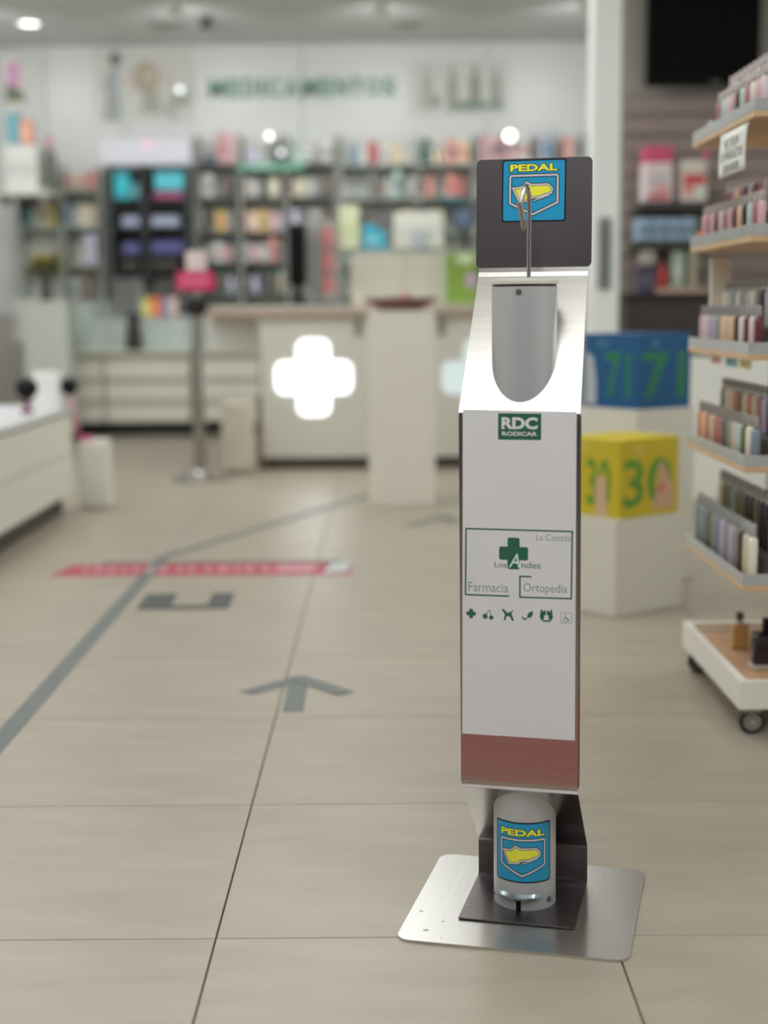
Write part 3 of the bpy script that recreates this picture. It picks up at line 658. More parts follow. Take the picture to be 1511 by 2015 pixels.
B().box(-W2, W2, 0, 0.2, 0.035, zt2, 0.004).obj('body', mat('pedestal_beige', (178, 170, 156), 0.45), t)
B().box(-W2+0.006, W2-0.006, 0.01, 0.19, 0, 0.035).obj('plinth', mat('pedestal_base', (140, 130, 118), 0.5), t)

# square column with a basket
a = ground(727, 996); b_ = ground(857, 996)
zc = at(790, 612, 4.85).z
t = thing('square_column', 'tall white square column standing before the counter', 'pedestal', ((a.x+b_.x)/2, 4.84, 0)); W2 = (b_.x-a.x)/2
B().box(-W2, W2, 0, 2*W2, 0.0, zc-0.012, 0.004).obj('body', mat('column_white', (193, 189, 178), 0.4), t)
B().box(-W2, W2, 0, 2*W2, zc-0.011, zc, 0.002).obj('top', WHITE, t)
cbx = (a.x+b_.x)/2
t = thing('oval_basket', 'oval brown basket with pink and green contents on the square column', 'basket', (cbx, 4.84+W2, zc+0.001))
b = B()
for q in range(6):
    z = 0.006+q*0.010; rr = 0.078+q*0.0125
    b.tube([(math.cos(2*math.pi*k/20)*rr*1.25, math.sin(2*math.pi*k/20)*rr*0.95, z) for k in range(21)], 0.0058, 6)
b.obj('woven_side', pm(92, 54, 44), t, smooth=True)
B().lathe([(0.09, 0), (0.09, 0.004)], seg=20).obj('base', pm(96, 74, 60), t)
for i, (dx, dy, c, nm) in enumerate(((-0.052, -0.02, (120, 60, 52), 'red_pack'), (0.0, -0.03, (104, 62, 44), 'brown_pack'), (0.05, -0.02, (96, 104, 70), 'green_pack'), (0.02, 0.012, (196, 138, 150), 'pink_pack'), (-0.03, 0.03, (150, 96, 60), 'amber_pack'))):
    tag(B().box(-0.022, 0.022, -0.018, 0.018, 0, 0.062 if 'pink' not in nm else 0.085, 0.005).obj(nm, pm(*c), None, (cbx+dx, 4.84+W2+dy, zc+0.006), i*0.5),
        nm.replace('_', ' ').replace('pack', 'sweet pack') + ' in the oval basket on the square column', 'packet', 'packs in the basket')

# things on the worktop
ZW = zwt+0.007
def onw(px0, py0, px1, Y, dep, nm, label, cat, m, band=None):
    yb = 590
    t = pbox(nm, label, cat, px0, py0, px1, yb, Y, dep, m, band); t.location.z = ZW; return t
t = thing('thin_monitor', 'thin black monitor seen edge-on on the counter worktop', 'monitor', (at(584, 500, 6.60).x, 6.60, ZW))
hm = at(584, 440, 6.60).z-ZW
B().box(-0.05, 0.05, -0.03, 0.2, 0.12, hm, 0.006).obj('screen_housing', BLACKG, t)
B().box(-0.02, 0.02, 0.03, 0.09, 0.01, 0.14).obj('stand', BLACK, t)
B().box(-0.05, 0.045, -0.05, 0.16, 0, 0.012, 0.003).obj('base', BLACK, t)
t = thing('card_terminal', 'low dark keyboard on the worktop below the thin black monitor', 'keyboard', (at(632, 575, 6.6).x, 6.62, ZW))
B().box(-0.10, 0.10, -0.06, 0.06, 0, 0.02, 0.005).obj('body', pm(62, 66, 64), t)
for r_ in range(3):
    for c_ in range(8): B().box(-0.09+c_*0.023, -0.072+c_*0.023, -0.045+r_*0.03, -0.022+r_*0.03, 0.02, 0.026).obj('key', pm(92, 95, 92), t)
t = thing('leaflet_stand', 'grey leaflet stand with red leaflets right of the thin monitor', 'leaflet stand', (at(632, 560, 6.85).x, 6.85, ZW))
hs = at(632, 432, 6.85).z-ZW
B().box(-0.09, 0.09, 0.05, 0.06, 0, hs, 0.004).obj('back_plate', pm(134, 134, 128), t)
B().box(-0.095, 0.095, -0.04, 0.07, 0, 0.012, 0.003).obj('base', pm(96, 96, 92), t)
for q, (u, c) in enumerate(((-0.055, (120, 120, 116)), (0.03, (168, 96, 96)), (0.065, (172, 120, 116)))):
    for r_ in range(3):
        lf = B().box(u-0.022, u+0.018, 0.03, 0.046, 0.05+r_*hs*0.29, 0.05+r_*hs*0.29+hs*0.24, 0.002).obj('leaflet', pm(*c), t)
    B().box(u-0.024, u+0.02, 0.024, 0.03, 0.03, 0.07).obj('pocket', pm(150, 150, 146), t)
t = onw(690, 490, 905, 7.0, 0.15, 'till_cabinet', 'wide cream till cabinet on the counter behind the square column', 'cabinet', mat('till_cream', (160, 157, 143), 0.45))
for q in range(2):
    B().box(-0.33+q*0.34, -0.01+q*0.34, -0.082, -0.075, 0.03, (at(700, 490, 7.0).z-ZW)-0.03, 0.003).obj('door', mat('till_door', (163, 160, 146), 0.45), t)
pbox('pale_green_bag', 'pale yellow-green paper bag standing left of the teal tent card', 'bag', 668, 404, 706, 489, 7.02, 0.10, pm(186, 190, 158), pm(176, 182, 140))
a = at(712, 489, 7.03); b_ = at(762, 438, 7.03)
t = thing('tent_card', 'teal tent card with a slanted side on the cream till cabinet', 'card', ((a.x+b_.x)/2, 7.07, a.z)); W2 = (b_.x-a.x)/2
B().prism([(-W2, 0), (W2, 0), (W2*0.9, 0.09), (-W2*0.3, b_.z-a.z), (-W2*0.9, (b_.z-a.z)*0.95)], -0.03, 0.03, lambda u, v, q: (u, q, v)).obj('body', pm(58, 148, 168), t)
B().box(-W2*0.7, W2*0.3, -0.032, -0.03, 0.03, 0.07).obj('printed_band', pm(120, 178, 190), t)
pbox('cream_carton', 'large cream carton on the till cabinet right of the teal tent card', 'carton', 775, 418, 872, 489, 7.04, 0.1, mat('cream_c', (188, 187, 174), 0.45), pm(176, 176, 168))
pbox('grey_tin', 'small grey-blue tin in front of the large cream carton', 'tin', 810, 452, 838, 489, 6.995, 0.035, pm(150, 156, 158), None)
a = at(716, 590, 6.65)
t = thing('cream_jar', 'small cream jar on the worktop left of the square column', 'jar', (at(704, 580, 6.65).x, 6.66, ZW))
B().lathe([(0.028, 0), (0.032, 0.01), (0.032, 0.06), (0.024, 0.075)], seg=18).obj('body', pm(178, 168, 150), t, smooth=True)
B().lathe([(0.026, 0.075), (0.026, 0.09)], seg=18).obj('lid', pm(190, 184, 170), t)
t = onw(878, 486, 940, 6.68, 0.12, 'green_gift_bag', 'bright green bag with a lilac flower print beside the dispenser', 'bag', pm(108, 134, 54))
hb = at(900, 486, 6.68).z-ZW
B().prism([(math.cos(q*0.628)*0.035, math.sin(q*0.628)*0.05) for q in range(10)], 0, 0.002, lambda u, v, q: (0.055+u, -0.0605-q, hb*0.42+v)).obj('lilac_print', pm(160, 138, 158), t)
B().prism([(math.cos(q*0.628)*0.06, math.sin(q*0.628)*0.035) for q in range(10)], 0, 0.002, lambda u, v, q: (0.02+u, -0.0605-q, hb*0.8+v)).obj('pale_print', pm(172, 184, 150), t)
t = thing('round_mirror', 'round dark blue desk mirror on a black stand above the green bag', 'mirror', (at(912, 486, 6.90).x, 6.90, ZW))
zm = at(912, 430, 6.95).z-ZW
B().lathe([(0.075, 0), (0.078, 0.01), (0.07, 0.02)], seg=28).mp(lambda x, y, z: (x, z-0.01, y+zm)).obj('rim', pm(40, 46, 52), t, smooth=True)
B().lathe([(0.055, 0), (0.055, 0.004)], seg=28).mp(lambda x, y, z: (x, z-0.014, y+zm)).obj('mirror_disc', pm(84, 98, 120), t)
B().tube([(0, 0.005, zm-0.07), (0.02, 0.01, zm-0.15), (0.0, 0.01, 0.02)], 0.014, 10).obj('stem', BLACK, t, smooth=True)
B().lathe([(0.06, 0), (0.06, 0.012), (0.02, 0.022)], seg=24).obj('foot', BLACK, t, smooth=True)
# dark arm tray under the teal dish
t = thing('dark_tray_arm', 'dark flat tray on a thin arm just left of the dispenser head', 'tray', at(882, 402, 9.0))
B().box(-0.2, 0.2, -0.05, 0.17, -0.03, 0.0, 0.01).obj('tray', pm(62, 66, 62), t)
B().tube([(0.18, 0, -0.01), (0.3, 0.02, 0.02), (0.5, 0.05, 0.05)], 0.006, 8).obj('arm', BLACK, t)
B().box(-0.03, 0.03, 0.15, 0.254, -0.03, 0.06).obj('bracket', BLACK, t)

# ------------------------------------------------------------------ belt post
sp = ground(395, 944)
t = thing('belt_post', 'steel queue belt post with a black head left of the counter', 'queue post', (sp.x, sp.y, 0))
B().lathe([(0.158, 0), (0.16, 0.008), (0.12, 0.022), (0.05, 0.036), (0.036, 0.05)], seg=40).obj('base', CHROME, t, smooth=True)
zh = at(388, 622, sp.y).z
B().lathe([(0.034, 0.045), (0.034, zh)], seg=28).obj('pole', SATIN, t, smooth=True)
B().lathe([(0.042, zh), (0.046, zh+0.01), (0.046, zh+0.09), (0.036, zh+0.10)], seg=28).obj('head', BLACK, t, smooth=True)
for sx in (-1, 1): B().box(sx*0.05-0.015, sx*0.05+0.015, -0.02, 0.02, zh+0.02, zh+0.08, 0.004).obj('belt_slot', BLACK, t)
zc_ = at(388, 572, sp.y).z
B().tube([(0, 0, zh+0.095), (0, 0, zc_+0.02)], 0.006, 8).obj('card_rod', SATIN, t)
zl = at(420, 838, sp.y).z
B().box(0.036, 0.055, -0.012, 0.012, zl-0.012, zl+0.012, 0.003).obj('clip_arm', BLACK, t)
B().lathe([(0.03, 0), (0.034, 0.006), (0.034, 0.045), (0.03, 0.05)], seg=18).mp(lambda x, y, z: (0.085+x, z-0.025, zl+y)).obj('belt_clip', BLACK, t, smooth=True)
W2 = 0.105; zc1 = at(388, 534, sp.y).z; zc2 = at(388, 494, sp.y).z
t2 = thing('sign_card', 'magenta and pale pink sign card on top of the belt post', 'sign', (sp.x, sp.y-0.008, zc_))
B().box(-W2, W2, -0.006, 0, 0, zc1-zc_, 0.004).obj('magenta_panel', pm(170, 44, 84), t2)
B().box(-0.05, 0.062, -0.005, 0, zc1-zc_, zc2-zc_, 0.003).obj('pale_panel', pm(186, 168, 166), t2)
for q in range(4): B().box(-0.07+q*0.036, -0.045+q*0.036, -0.0065, -0.006, 0.04, 0.065).obj('printed_bar', pm(210, 120, 140), t2)

# ------------------------------------------------------------------ left table
t = thing('display_table', 'long low white display table with drawers at the left edge', 'table', (-1.22, 3.0, 0))
zt3 = 0.505; Ln = 1.76
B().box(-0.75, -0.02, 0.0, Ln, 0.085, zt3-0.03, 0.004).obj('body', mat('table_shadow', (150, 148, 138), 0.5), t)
B().box(-0.78, 0.012, -0.01, Ln+0.01, zt3-0.03, zt3, 0.004).obj('top', mat('table_top_white', (184, 185, 184), 0.35), t)
B().box(-0.7, -0.05, 0.03, Ln-0.03, 0, 0.085).obj('plinth', DKBROWN, t)
for q in range(2):
    z0 = 0.09+q*0.19
    B().box(-0.02, 0.0, 0.0, Ln, z0+0.003, z0+0.187, 0.003).obj('drawer', mat('table_front', (190, 189, 178), 0.4), t)
a = ground(157, 1002); b_ = ground(214, 1002)
t = thing('white_post', 'short white block post at the far end of the display table', 'pedestal', ((a.x+b_.x)/2, 4.83, 0)); W2 = (b_.x-a.x)/2
zz = at(185, 868, 4.83).z
B().box(-W2, W2, 0, 2*W2, 0, zz-0.01, 0.02, 3).obj('body', WHITE, t); B().box(-W2+0.004, W2-0.004, 0.004, 2*W2-0.004, zz-0.01, zz, 0.004).obj('top', WHITE, t)
t = thing('magenta_ribbon', 'magenta ribbon lying over the edge of the short white post', 'ribbon', ((a.x+b_.x)/2-W2*0.72, 4.83, zz))
B().tube([(0.02, 0.04, 0.006), (0.0, 0.0, 0.012), (-0.012, -0.012, 0.04), (-0.025, -0.01, 0.085), (-0.03, 0.0, 0.14)], 0.006, 8).obj('band', pm(190, 70, 120), t, smooth=True)
B().lathe([(0.012, 0.0), (0.02, 0.01), (0.012, 0.02)], x=0.02, y=0.04, seg=12).obj('bow', pm(196, 80, 130), t, smooth=True)
def jar(px, py, r, Y, label, capc):
    p = at(px, py, Y); z = zt3
    t = thing('round_jar', label, 'jar', (p.x, Y, z+0.001), 0, 'black round jars on the table'); h = p.z-z
    B().lathe([(r*0.5, 0), (r*0.6, 0.01), (0.012, 0.02), (0.012, max(0.03, h-r*0.95))], seg=16).obj('foot', pm(*capc), t, smooth=True)
    B().lathe([(0.012, max(0.025, h-r)), (r*0.6, h-r*0.8), (r*0.95, h-r*0.3), (r, h), (r*0.9, h+r*0.45), (r*0.5, h+r*0.85), (0.01, h+r)], seg=24).obj('body', BLACKG, t, smooth=True)
jar(52, 765, 0.05, 4.2, 'round black jar on a magenta foot at the left table edge', (120, 46, 96))
jar(136, 760, 0.042, 4.62, 'smaller round black jar near the far corner of the display table', (186, 150, 156))
p = at(92, 800, 4.5)
t = thing('white_riser', 'white riser block between the two black jars on the table', 'riser', (p.x-0.015, 4.55, zt3+0.001))
B().box(-0.055, 0.06, 0, 0.06, 0, at(92, 733, 4.55).z-zt3, 0.006).obj('body', mat('riser_w', (204, 204, 202), 0.4), t)
B().box(-0.06, 0.065, -0.005, 0.065, 0, 0.008).obj('base', WHITE, t)

# ------------------------------------------------------------------ tape and stickers on the floor
def strip(name, m, p0, p1, wdt, parent=None, z=0.0, th=0.0006, loc=(0, 0)):
    d = (Vector(p1)-Vector(p0)); n = Vector((-d.y, d.x)).normalized()*wdt/2; P = [Vector(p0)+n, Vector(p0)-n, Vector(p1)-n, Vector(p1)+n]
    P = [(q.x-loc[0], q.y-loc[1]) for q in P]
    return B().prism(P, z, z+th).obj(name, m, parent, (loc[0], loc[1], 0) if parent is None else (0, 0, 0))
t = strip('floor_tape', TAPE, (-0.595, -1.2), (-0.60, 3.43), 0.05, z=0.0002, loc=(-0.6, 1.0)); tag(t, 'long straight grey tape along the tile joint at the left', 'floor tape')
t = strip('floor_tape', TAPE, (-0.615, 3.40), (0.175, 5.27), 0.05, z=0.0003, loc=(-0.2, 4.3)); tag(t, 'slanting grey tape running from the red strip towards the counter', 'floor tape')
def arrow(label, apex, shaft_end, l_end, r_end, shaft=True, wdt=0.05):
    t = thing('tape_arrow', label, 'floor tape', (apex[0], apex[1], 0)); o = apex
    def s(nm, a_, b_, z):
        P0 = (a_[0]-o[0], a_[1]-o[1]); P1 = (b_[0]-o[0], b_[1]-o[1]); return strip(nm, TAPE, P0, P1, wdt, t, z=z)
    if shaft: s('shaft', shaft_end, (apex[0]-0.002, apex[1]-0.02), 0.0002)
    s('left_arm', l_end, (apex[0]+0.012, apex[1]+0.0), 0.0009); s('right_arm', r_end, (apex[0]-0.012, apex[1]+0.0), 0.0016)
arrow('grey tape arrow on the floor nearest the dispenser', (0.036, 1.575), (0.038, 1.248), (-0.088, 1.420), (0.158, 1.408))
arrow('bent grey tape arrow farther away, just left of the dispenser', (0.528, 4.49), (0.5, 4.2), (0.36, 4.21), (0.565, 4.30), shaft=False)
t = thing('square_marking', 'dark green tape open square below the red strip', 'floor tape', (-0.39, 2.58, 0))
strip('left_side', TAPED, (-0.095, -0.125), (-0.10, 0.125), 0.105, t, z=0.0002)
strip('right_side', TAPED, (0.11, -0.115), (0.105, 0.13), 0.075, t, z=0.0002)
strip('near_side', TAPED, (-0.147, -0.105), (0.147, -0.095), 0.065, t, z=0.0009)
t = thing('red_floor_strip', 'long red floor strip with white lettering across the aisle', 'floor sticker', (-0.41, 3.18, 0))
RED = mat('red_vinyl', (138, 36, 54), 0.5, noise=0.05, scale=10); REDW = mat('worn_white_print', (166, 138, 140), 0.5)
B().prism([(-0.545, -0.135), (0.545, -0.14), (0.545, 0.10), (-0.5, 0.10)], 0.0002, 0.0007).obj('film', RED, t)
B().prism([(-0.40, 0.10), (0.50, 0.10), (0.50, 0.155), (-0.40, 0.155)], 0.0002, 0.0007).obj('dark_border', mat('strip_border', (78, 76, 70), 0.5), t)
random.seed(4); b = B(); x = -0.44
while x < 0.3:
    w_ = random.choice((0.022, 0.03, 0.04)); b.box(x, x+w_*0.45, -0.05, 0.035, 0.0008, 0.0011)
    if random.random() < 0.6: b.box(x+w_*0.45, x+w_, -0.05, -0.03, 0.0008, 0.0011)
    if random.random() < 0.5: b.box(x+w_*0.45, x+w_, 0.015, 0.035, 0.0008, 0.0011)
    x += w_+0.02
b.obj('white_print', REDW, t)
B().prism([(0.26, -0.06), (0.40, -0.07), (0.42, 0.05), (0.27, 0.05)], 0.0008, 0.0012).obj('pink_patch', pm(166, 116, 124), t)
B().prism([(0.44, -0.10), (0.53, -0.09), (0.54, 0.09), (0.47, 0.11)], 0.0008, 0.0013).obj('pale_patch', pm(150, 160, 156), t)
# the matching strip in front of the dispenser, just below the picture
t = thing('red_floor_mat', 'red floor strip lying on the tiles before the dispenser', 'floor sticker', (0.30, -0.72, 0))
B().prism([(-0.9, -0.12), (0.75, -0.12), (0.75, 0.17), (-0.9, 0.17)], 0.0002, 0.0009).obj('film', mat('red_vinyl_near', (165, 12, 44), 0.6), t)
B().box(-0.85, 0.7, 0.15, 0.155, 0.001, 0.0013).obj('white_line', REDW, t)

# ------------------------------------------------------------------ hand dispenser stand
TH = R(-13.7); SX, SYY = 0.482, 0.117
st = thing('pedal_dispenser', 'tall brushed steel pedal hand gel dispenser on a square base plate', 'dispenser', (SX, SYY, 0), TH)
def TX(z): return -0.0044-0.0055*z      # the stand leans a touch to the left
def loc_on(px, py, yl):
    """point of the stand's local x-z plane at local depth yl seen at a pixel"""
    d = ray(px, py); n = Vector((-math.sin(TH), math.cos(TH), 0)); o = Vector((SX, SYY, 0))+n*yl
    t_ = (o-CAM).dot(n)/d.dot(n); P = CAM+d*t_-Vector((SX, SYY, 0))
    return P.x*math.cos(TH)+P.y*math.sin(TH), P.z
def rrect(x0, x1, y0, y1, r, n=5):
    out = []
    for cx_, cy_, a0 in ((x1-r, y1-r, 0), (x0+r, y1-r, 90), (x0+r, y0+r, 180), (x1-r, y0+r, 270)):
        for k_ in range(n+1):
            an = R(a0+90*k_/n); out.append((cx_+r*math.cos(an), cy_+r*math.sin(an)))
    return out
B().prism(rrect(-0.174, 0.174, -0.177, 0.177, 0.022), 0.0, 0.004).obj('base_plate', mat('base_steel', raw=(0.66, 0.64, 0.60), rough=0.3, metal=1, noise=0.04, scale=60, stretch=(3, 0.05, 3)), st)
b = B()   # four worn spots
for px, py, r_ in ((829, 1793, .0035), (872, 1813, .0028), (838, 1830, .005), (868, 1846, .002)):
    q = ground(px, py, 0.004)-Vector((SX, SYY, 0)); x = q.x*math.cos(TH)+q.y*math.sin(TH); y = -q.x*math.sin(TH)+q.y*math.cos(TH)
    b.prism([(x+math.cos(k_)*r_, y+math.sin(k_)*r_*0.7) for k_ in range(6)], 0.0041, 0.0043)
b.obj('scuff_marks', mat('scuff', (150, 146, 138), 0.6), st)
# bent sheet: centre line (y, z, half width)
HW = 0.0900
prof = [(-0.088, 0.0062, HW), (0.088, 0.0062, HW), (0.0935, 0.009, HW), (0.095, 0.015, HW), (0.095, 0.066, HW), (0.0935, 0.071, HW), (-0.048, 0.205, HW), (-0.0515, 0.211, HW), (-0.0525, 0.218, HW),
        (-0.0525, 0.780, HW+0.0005), (-0.0515, 0.787, HW+0.0005), (-0.048, 0.793, HW+0.0005), (0.094, 0.990, HW-0.0042), (0.0985, 0.997, HW-0.0042), (0.1000, 1.004, HW-0.0042)]
th_ = 0.002
def sheet(pr, nm, m, closed=False):
    b = B(); rows = []
    N = len(pr)
    for i, (y, z, hw) in enumerate(pr):
        t0 = Vector(pr[max(0, i-1)][:2]); t1 = Vector(pr[min(N-1, i+1)][:2]); d = (t1-t0).normalized(); n = Vector((-d.y, d.x))*th_/2
        rows.append([b.bm.verts.new((TX(z)+sx*hw, y+k_*n.x, z+k_*n.y)) for sx in (-1, 1) for k_ in (-1, 1)])
    for a_, c_ in zip(rows, rows[1:]):
        b.bm.faces.new((a_[0], a_[2], c_[2], c_[0])); b.bm.faces.new((a_[1], c_[1], c_[3], a_[3]))
        b.bm.faces.new((a_[0], c_[0], c_[1], a_[1])); b.bm.faces.new((a_[2], a_[3], c_[3], c_[2]))
    b.bm.faces.new((rows[0][0], rows[0][1], rows[0][3], rows[0][2])); b.bm.faces.new((rows[-1][0], rows[-1][2], rows[-1][3], rows[-1][1]))
    return b.obj(nm, m, st)
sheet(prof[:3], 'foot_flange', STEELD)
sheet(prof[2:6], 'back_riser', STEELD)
sheet(prof[5:7], 'lower_slope', mat('lower_steel', raw=(0.42, 0.39, 0.36), rough=0.2, metal=1, noise=0.08, scale=14))
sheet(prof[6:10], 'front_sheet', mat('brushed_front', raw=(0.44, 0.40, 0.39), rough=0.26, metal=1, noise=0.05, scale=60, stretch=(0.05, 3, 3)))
sheet(prof[9:], 'upper_slope', STEEL)
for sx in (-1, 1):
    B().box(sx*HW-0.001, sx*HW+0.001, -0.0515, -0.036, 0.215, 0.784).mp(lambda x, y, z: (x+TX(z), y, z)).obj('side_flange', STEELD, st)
hb = [( -0.0905, 1.004), ]
hz0, hz1 = 1.004, 1.172
pts = rrect(-0.0905, 0.0905, hz0, hz1, 0.008)
B().prism(pts, 0, 0.002, lambda u, v, q: (u+TX(v), 0.0995+0.0+q+(v-hz0)*0.06, v)).obj('head_plate', mat('head_steel_dark', raw=(0.22, 0.195, 0.205), rough=0.36, metal=1, noise=0.05, scale=60, stretch=(0.05, 3, 3)), st)  # same steel, the dark reflection put into the base colour
# tube
TCY = 0.0065; TR = 0.0492
tb_ = B()
tb_.lathe([(TR, 0.0075), (TR, 0.972), (TR-0.002, 0.974)], x=0, y=TCY, seg=64)
tb_.mp(lambda x, y, z: (x+TX(z), y, z)).obj('tube', TUBEM, st, smooth=True)
B().lathe([(TR-0.001, 0.974), (TR-0.001, 0.9765)], y=TCY, seg=64).mp(lambda x, y, z: (x+TX(z), y, z)).obj('lid_seam', BLACK, st)
B().lathe([(TR+0.0015, 0.9766), (TR+0.002, 0.979), (TR+0.001, 0.983), (TR-0.01, 0.986), (0.004, 0.987)], y=TCY, seg=64).mp(lambda x, y, z: (x+TX(z), y, z)).obj('lid', mat('lid_silver', (186, 184, 174), 0.35, metal=0.2), st, smooth=True)
def tube_face(px, py):
    """angle and height on the tube's front at a pixel"""
    d = ray(px, py); n = Vector((math.cos(TH)*0, 0, 0))
    o = CAM-Vector((SX, SYY, 0)); cs, sn = math.cos(TH), math.sin(TH)
    ox, oy = o.x*cs+o.y*sn, -o.x*sn+o.y*cs; dx, dy = d.x*cs+d.y*sn, -d.x*sn+d.y*cs
    zg = 0.9 if py < 1000 else 0.05
    ox -= TX(zg); oy -= TCY; A = dx*dx+dy*dy; Bq = 2*(ox*dx+oy*dy); Cq = ox*ox+oy*oy-TR*TR; disc = max(0, Bq*Bq-4*A*Cq); t_ = (-Bq-math.sqrt(disc))/(2*A)
    return math.atan2(ox+t_*dx, -(oy+t_*dy)), o.z+t_*d.z
def wrap(u0, v0):   # (u, v, w) on a flat sticker -> on the tube
    def f(u, v, w_):
        an = u0+u/TR; r = TR+w_; return (TX(v0+v)+r*math.sin(an), TCY-r*math.cos(an), v0+v)
    return f
def screw(px, py, r_, nm='screw'):
    an, z = tube_face(px, py)
    B().lathe([(r_, 0), (r_, 0.001), (r_*0.5, 0.0016)], seg=14).mp(lambda x, y, w_: wrap(an, z)(x, y, w_)).obj(nm, mat('screw_dark', (92, 92, 92), 0.35, metal=0.6), st)
screw(1021, 574, 0.0045)
screw(973, 1757, 0.003); screw(1080, 1768, 0.0045)

STB = mat('sticker_blue', (26, 130, 168), 0.35); STY = mat('sticker_yellow', (216, 204, 62), 0.35); STK = mat('sticker_black', (14, 16, 20), 0.4); STW = mat('sticker_silver', (176, 174, 176), 0.35)
def pedal_sticker(mpf, S_, H_, nm, curved):
    """S_ wide, H_ high; u from -S/2, v from the bottom; content laid out for a square S_ sticker measured from the bottom"""
    def X(u): return (u-0.5)*S_
    def Z(v): return (1-v)*S_
    e = 0.00025
    def fin(b, name, m, parent):
        if curved: b.slice_x(0.004)
        return b.mp(mpf).obj(name, m, parent)
    base = fin(B().prism(rrect(-S_/2, S_/2, 0, H_, 0.004), e*0.4, e*1.0), nm, STK, st)
    fin(B().prism(rrect(-S_/2+0.0024, S_/2-0.0024, 0.0024, H_-0.0024, 0.003), e, e*1.6), 'blue_field', STB, base)
    fin(B().text('PEDAL', X(0.11), Z(0.235), 0.128*S_, wid=0.77*S_, bold=0.085, w1=e*2.2), 'letter_shadow', STK, base)
    fin(B().text('PEDAL', X(0.125), Z(0.225), 0.108*S_, wid=0.74*S_, bold=0.04, w1=e*2.9), 'lettering', STY, base)
    sh = [(X(.15), Z(.29)), (X(.13), Z(.31)), (X(.13), Z(.71)), (X(.49), Z(.885)), (X(.87), Z(.71)), (X(.87), Z(.31)), (X(.85), Z(.29))]
    fin(B().ribbon(sh, 0.056*S_, e*1.7, e*2.2), 'shield_shadow', STK, base)
    fin(B().ribbon(sh, 0.030*S_, e*2.3, e*2.9), 'shield', STW, base)
    fo = [(.205, .50), (.33, .485), (.39, .42), (.46, .455), (.71, .45), (.765, .50), (.755, .545), (.58, .60), (.46, .61), (.42, .655), (.29, .67)]
    fo = [(X(u), Z(v)) for u, v in fo]
    fin(B().ribbon(fo, 0.095*S_, e*1.7, e*2.25), 'shoe_shadow', STK, base)
    fin(B().ribbon(fo, 0.070*S_, e*2.3, e*2.8), 'shoe_outline', STW, base)
    fin(B().ribbon(fo, 0.014*S_, e*2.9, e*3.3), 'shoe_inner_line', STK, base)
    fin(B().prism(fo, e*2.9, e*3.6), 'shoe', STY, base)
    pd = [(X(.50), Z(.675)), (X(.74), Z(.595))]
    fin(B().ribbon(pd, 0.042*S_, e*1.8, e*2.3, False), 'pedal_shadow', STK, base)
    fin(B().ribbon(pd, 0.018*S_, e*2.4, e*2.9, False), 'pedal_line', STW, base)
    return base
an0, zs0 = tube_face(1028, 1738)
o = pedal_sticker(wrap(an0, zs0), 0.098, 0.098, 'sticker', True); lab(o, 'blue PEDAL sticker with a yellow shoe on the lower tube')
x0_, zb_ = loc_on(987, 438, 0.105); x1_, _ = loc_on(1113, 436, 0.105); _, ztop = loc_on(1050, 317, 0.105)
sw_ = x1_-x0_; xc_ = (x0_+x1_)/2; hz = min(hz1-0.0015-zb_, sw_)
o = pedal_sticker(lambda u, v, w_: (xc_+u, 0.0995-w_+(zb_+v-hz0)*0.06-0.0001, zb_+v), sw_, hz, 'sticker', False); lab(o, 'blue PEDAL sticker with a yellow shoe on the head plate')
# spout
x1_, z1_ = loc_on(1040, 548, 0.01)
RODM = mat('rod_steel', raw=(0.42, 0.40, 0.37), rough=0.3, metal=1)
zt_ = loc_on(1040, 368, 0.005)[1]
B().tube([(x1_, 0.012, 0.985), (x1_, 0.012, zt_-0.03), (x1_, 0.010, zt_-0.012), (x1_-0.001, 0.002, zt_-0.002), (x1_-0.002, -0.008, zt_), (x1_-0.003, -0.018, zt_-0.004), (x1_-0.005, -0.026, zt_-0.014), (x1_-0.007, -0.029, zt_-0.03)],
         [0.0033]*4+[0.0042]*4, 14).obj('rod', RODM, st, smooth=True)
xn, zn = loc_on(1030, 437, -0.03)
B().tube([(x1_-0.007, -0.029, zt_-0.026), (x1_-0.008, -0.030, (zt_+zn)/2), (xn, -0.031, zn+0.0)], [0.0046, 0.0050, 0.0042], 14).obj('spout', SATIN, st, smooth=True)
B().tube([(xn, -0.031, zn+0.0), (xn, -0.031, zn-0.006), (xn, -0.031, zn-0.0125)], [0.0048, 0.0040, 0.0014], 14).obj('nozzle', SATIN, st, smooth=True)
# pedal lever and lock slot at the foot of the tube
an1, zl1 = tube_face(1016, 1764)
b = B(); n_ = 16; inner = []; half = 0.80
for k_ in range(n_+1):
    u = -1+2*k_/n_; an = an1+u*half
    inner.append((an, TR+0.0005, TR+0.0065*(1-u*u)+0.001))
for th0, (zA, zB) in ((0, (zl1-0.002, zl1+0.001)),):
    lo = []; 
    for an, r0, r1 in inner:
        lo.append([b.bm.verts.new((TX(z_)+r_*math.sin(an), TCY-r_*math.cos(an), z_)) for r_, z_ in ((r0, zA), (r1, zA-0.001), (r1, zB-0.001), (r0, zB+0.003))])
    for a_, c_ in zip(lo, lo[1:]):
        for k_ in range(4): b.bm.faces.new((a_[k_], c_[k_], c_[(k_+1) % 4], a_[(k_+1) % 4]))
    b.bm.faces.new(lo[0]); b.bm.faces.new(lo[-1][::-1])
b.obj('pedal', mat('pedal_steel', raw=(0.42, 0.50, 0.55), rough=0.28, metal=1), st, smooth=True)
an2, zA = tube_face(1020, 1772); _, zB = tube_face(1020, 1808)
B().box(-0.0036, 0.0036, zB, zA, 0.0002, 0.0012, 0.0).mp(lambda u, v, w_: wrap(an2, 0)(u, v, w_)).obj('slot', BLACKG, st)
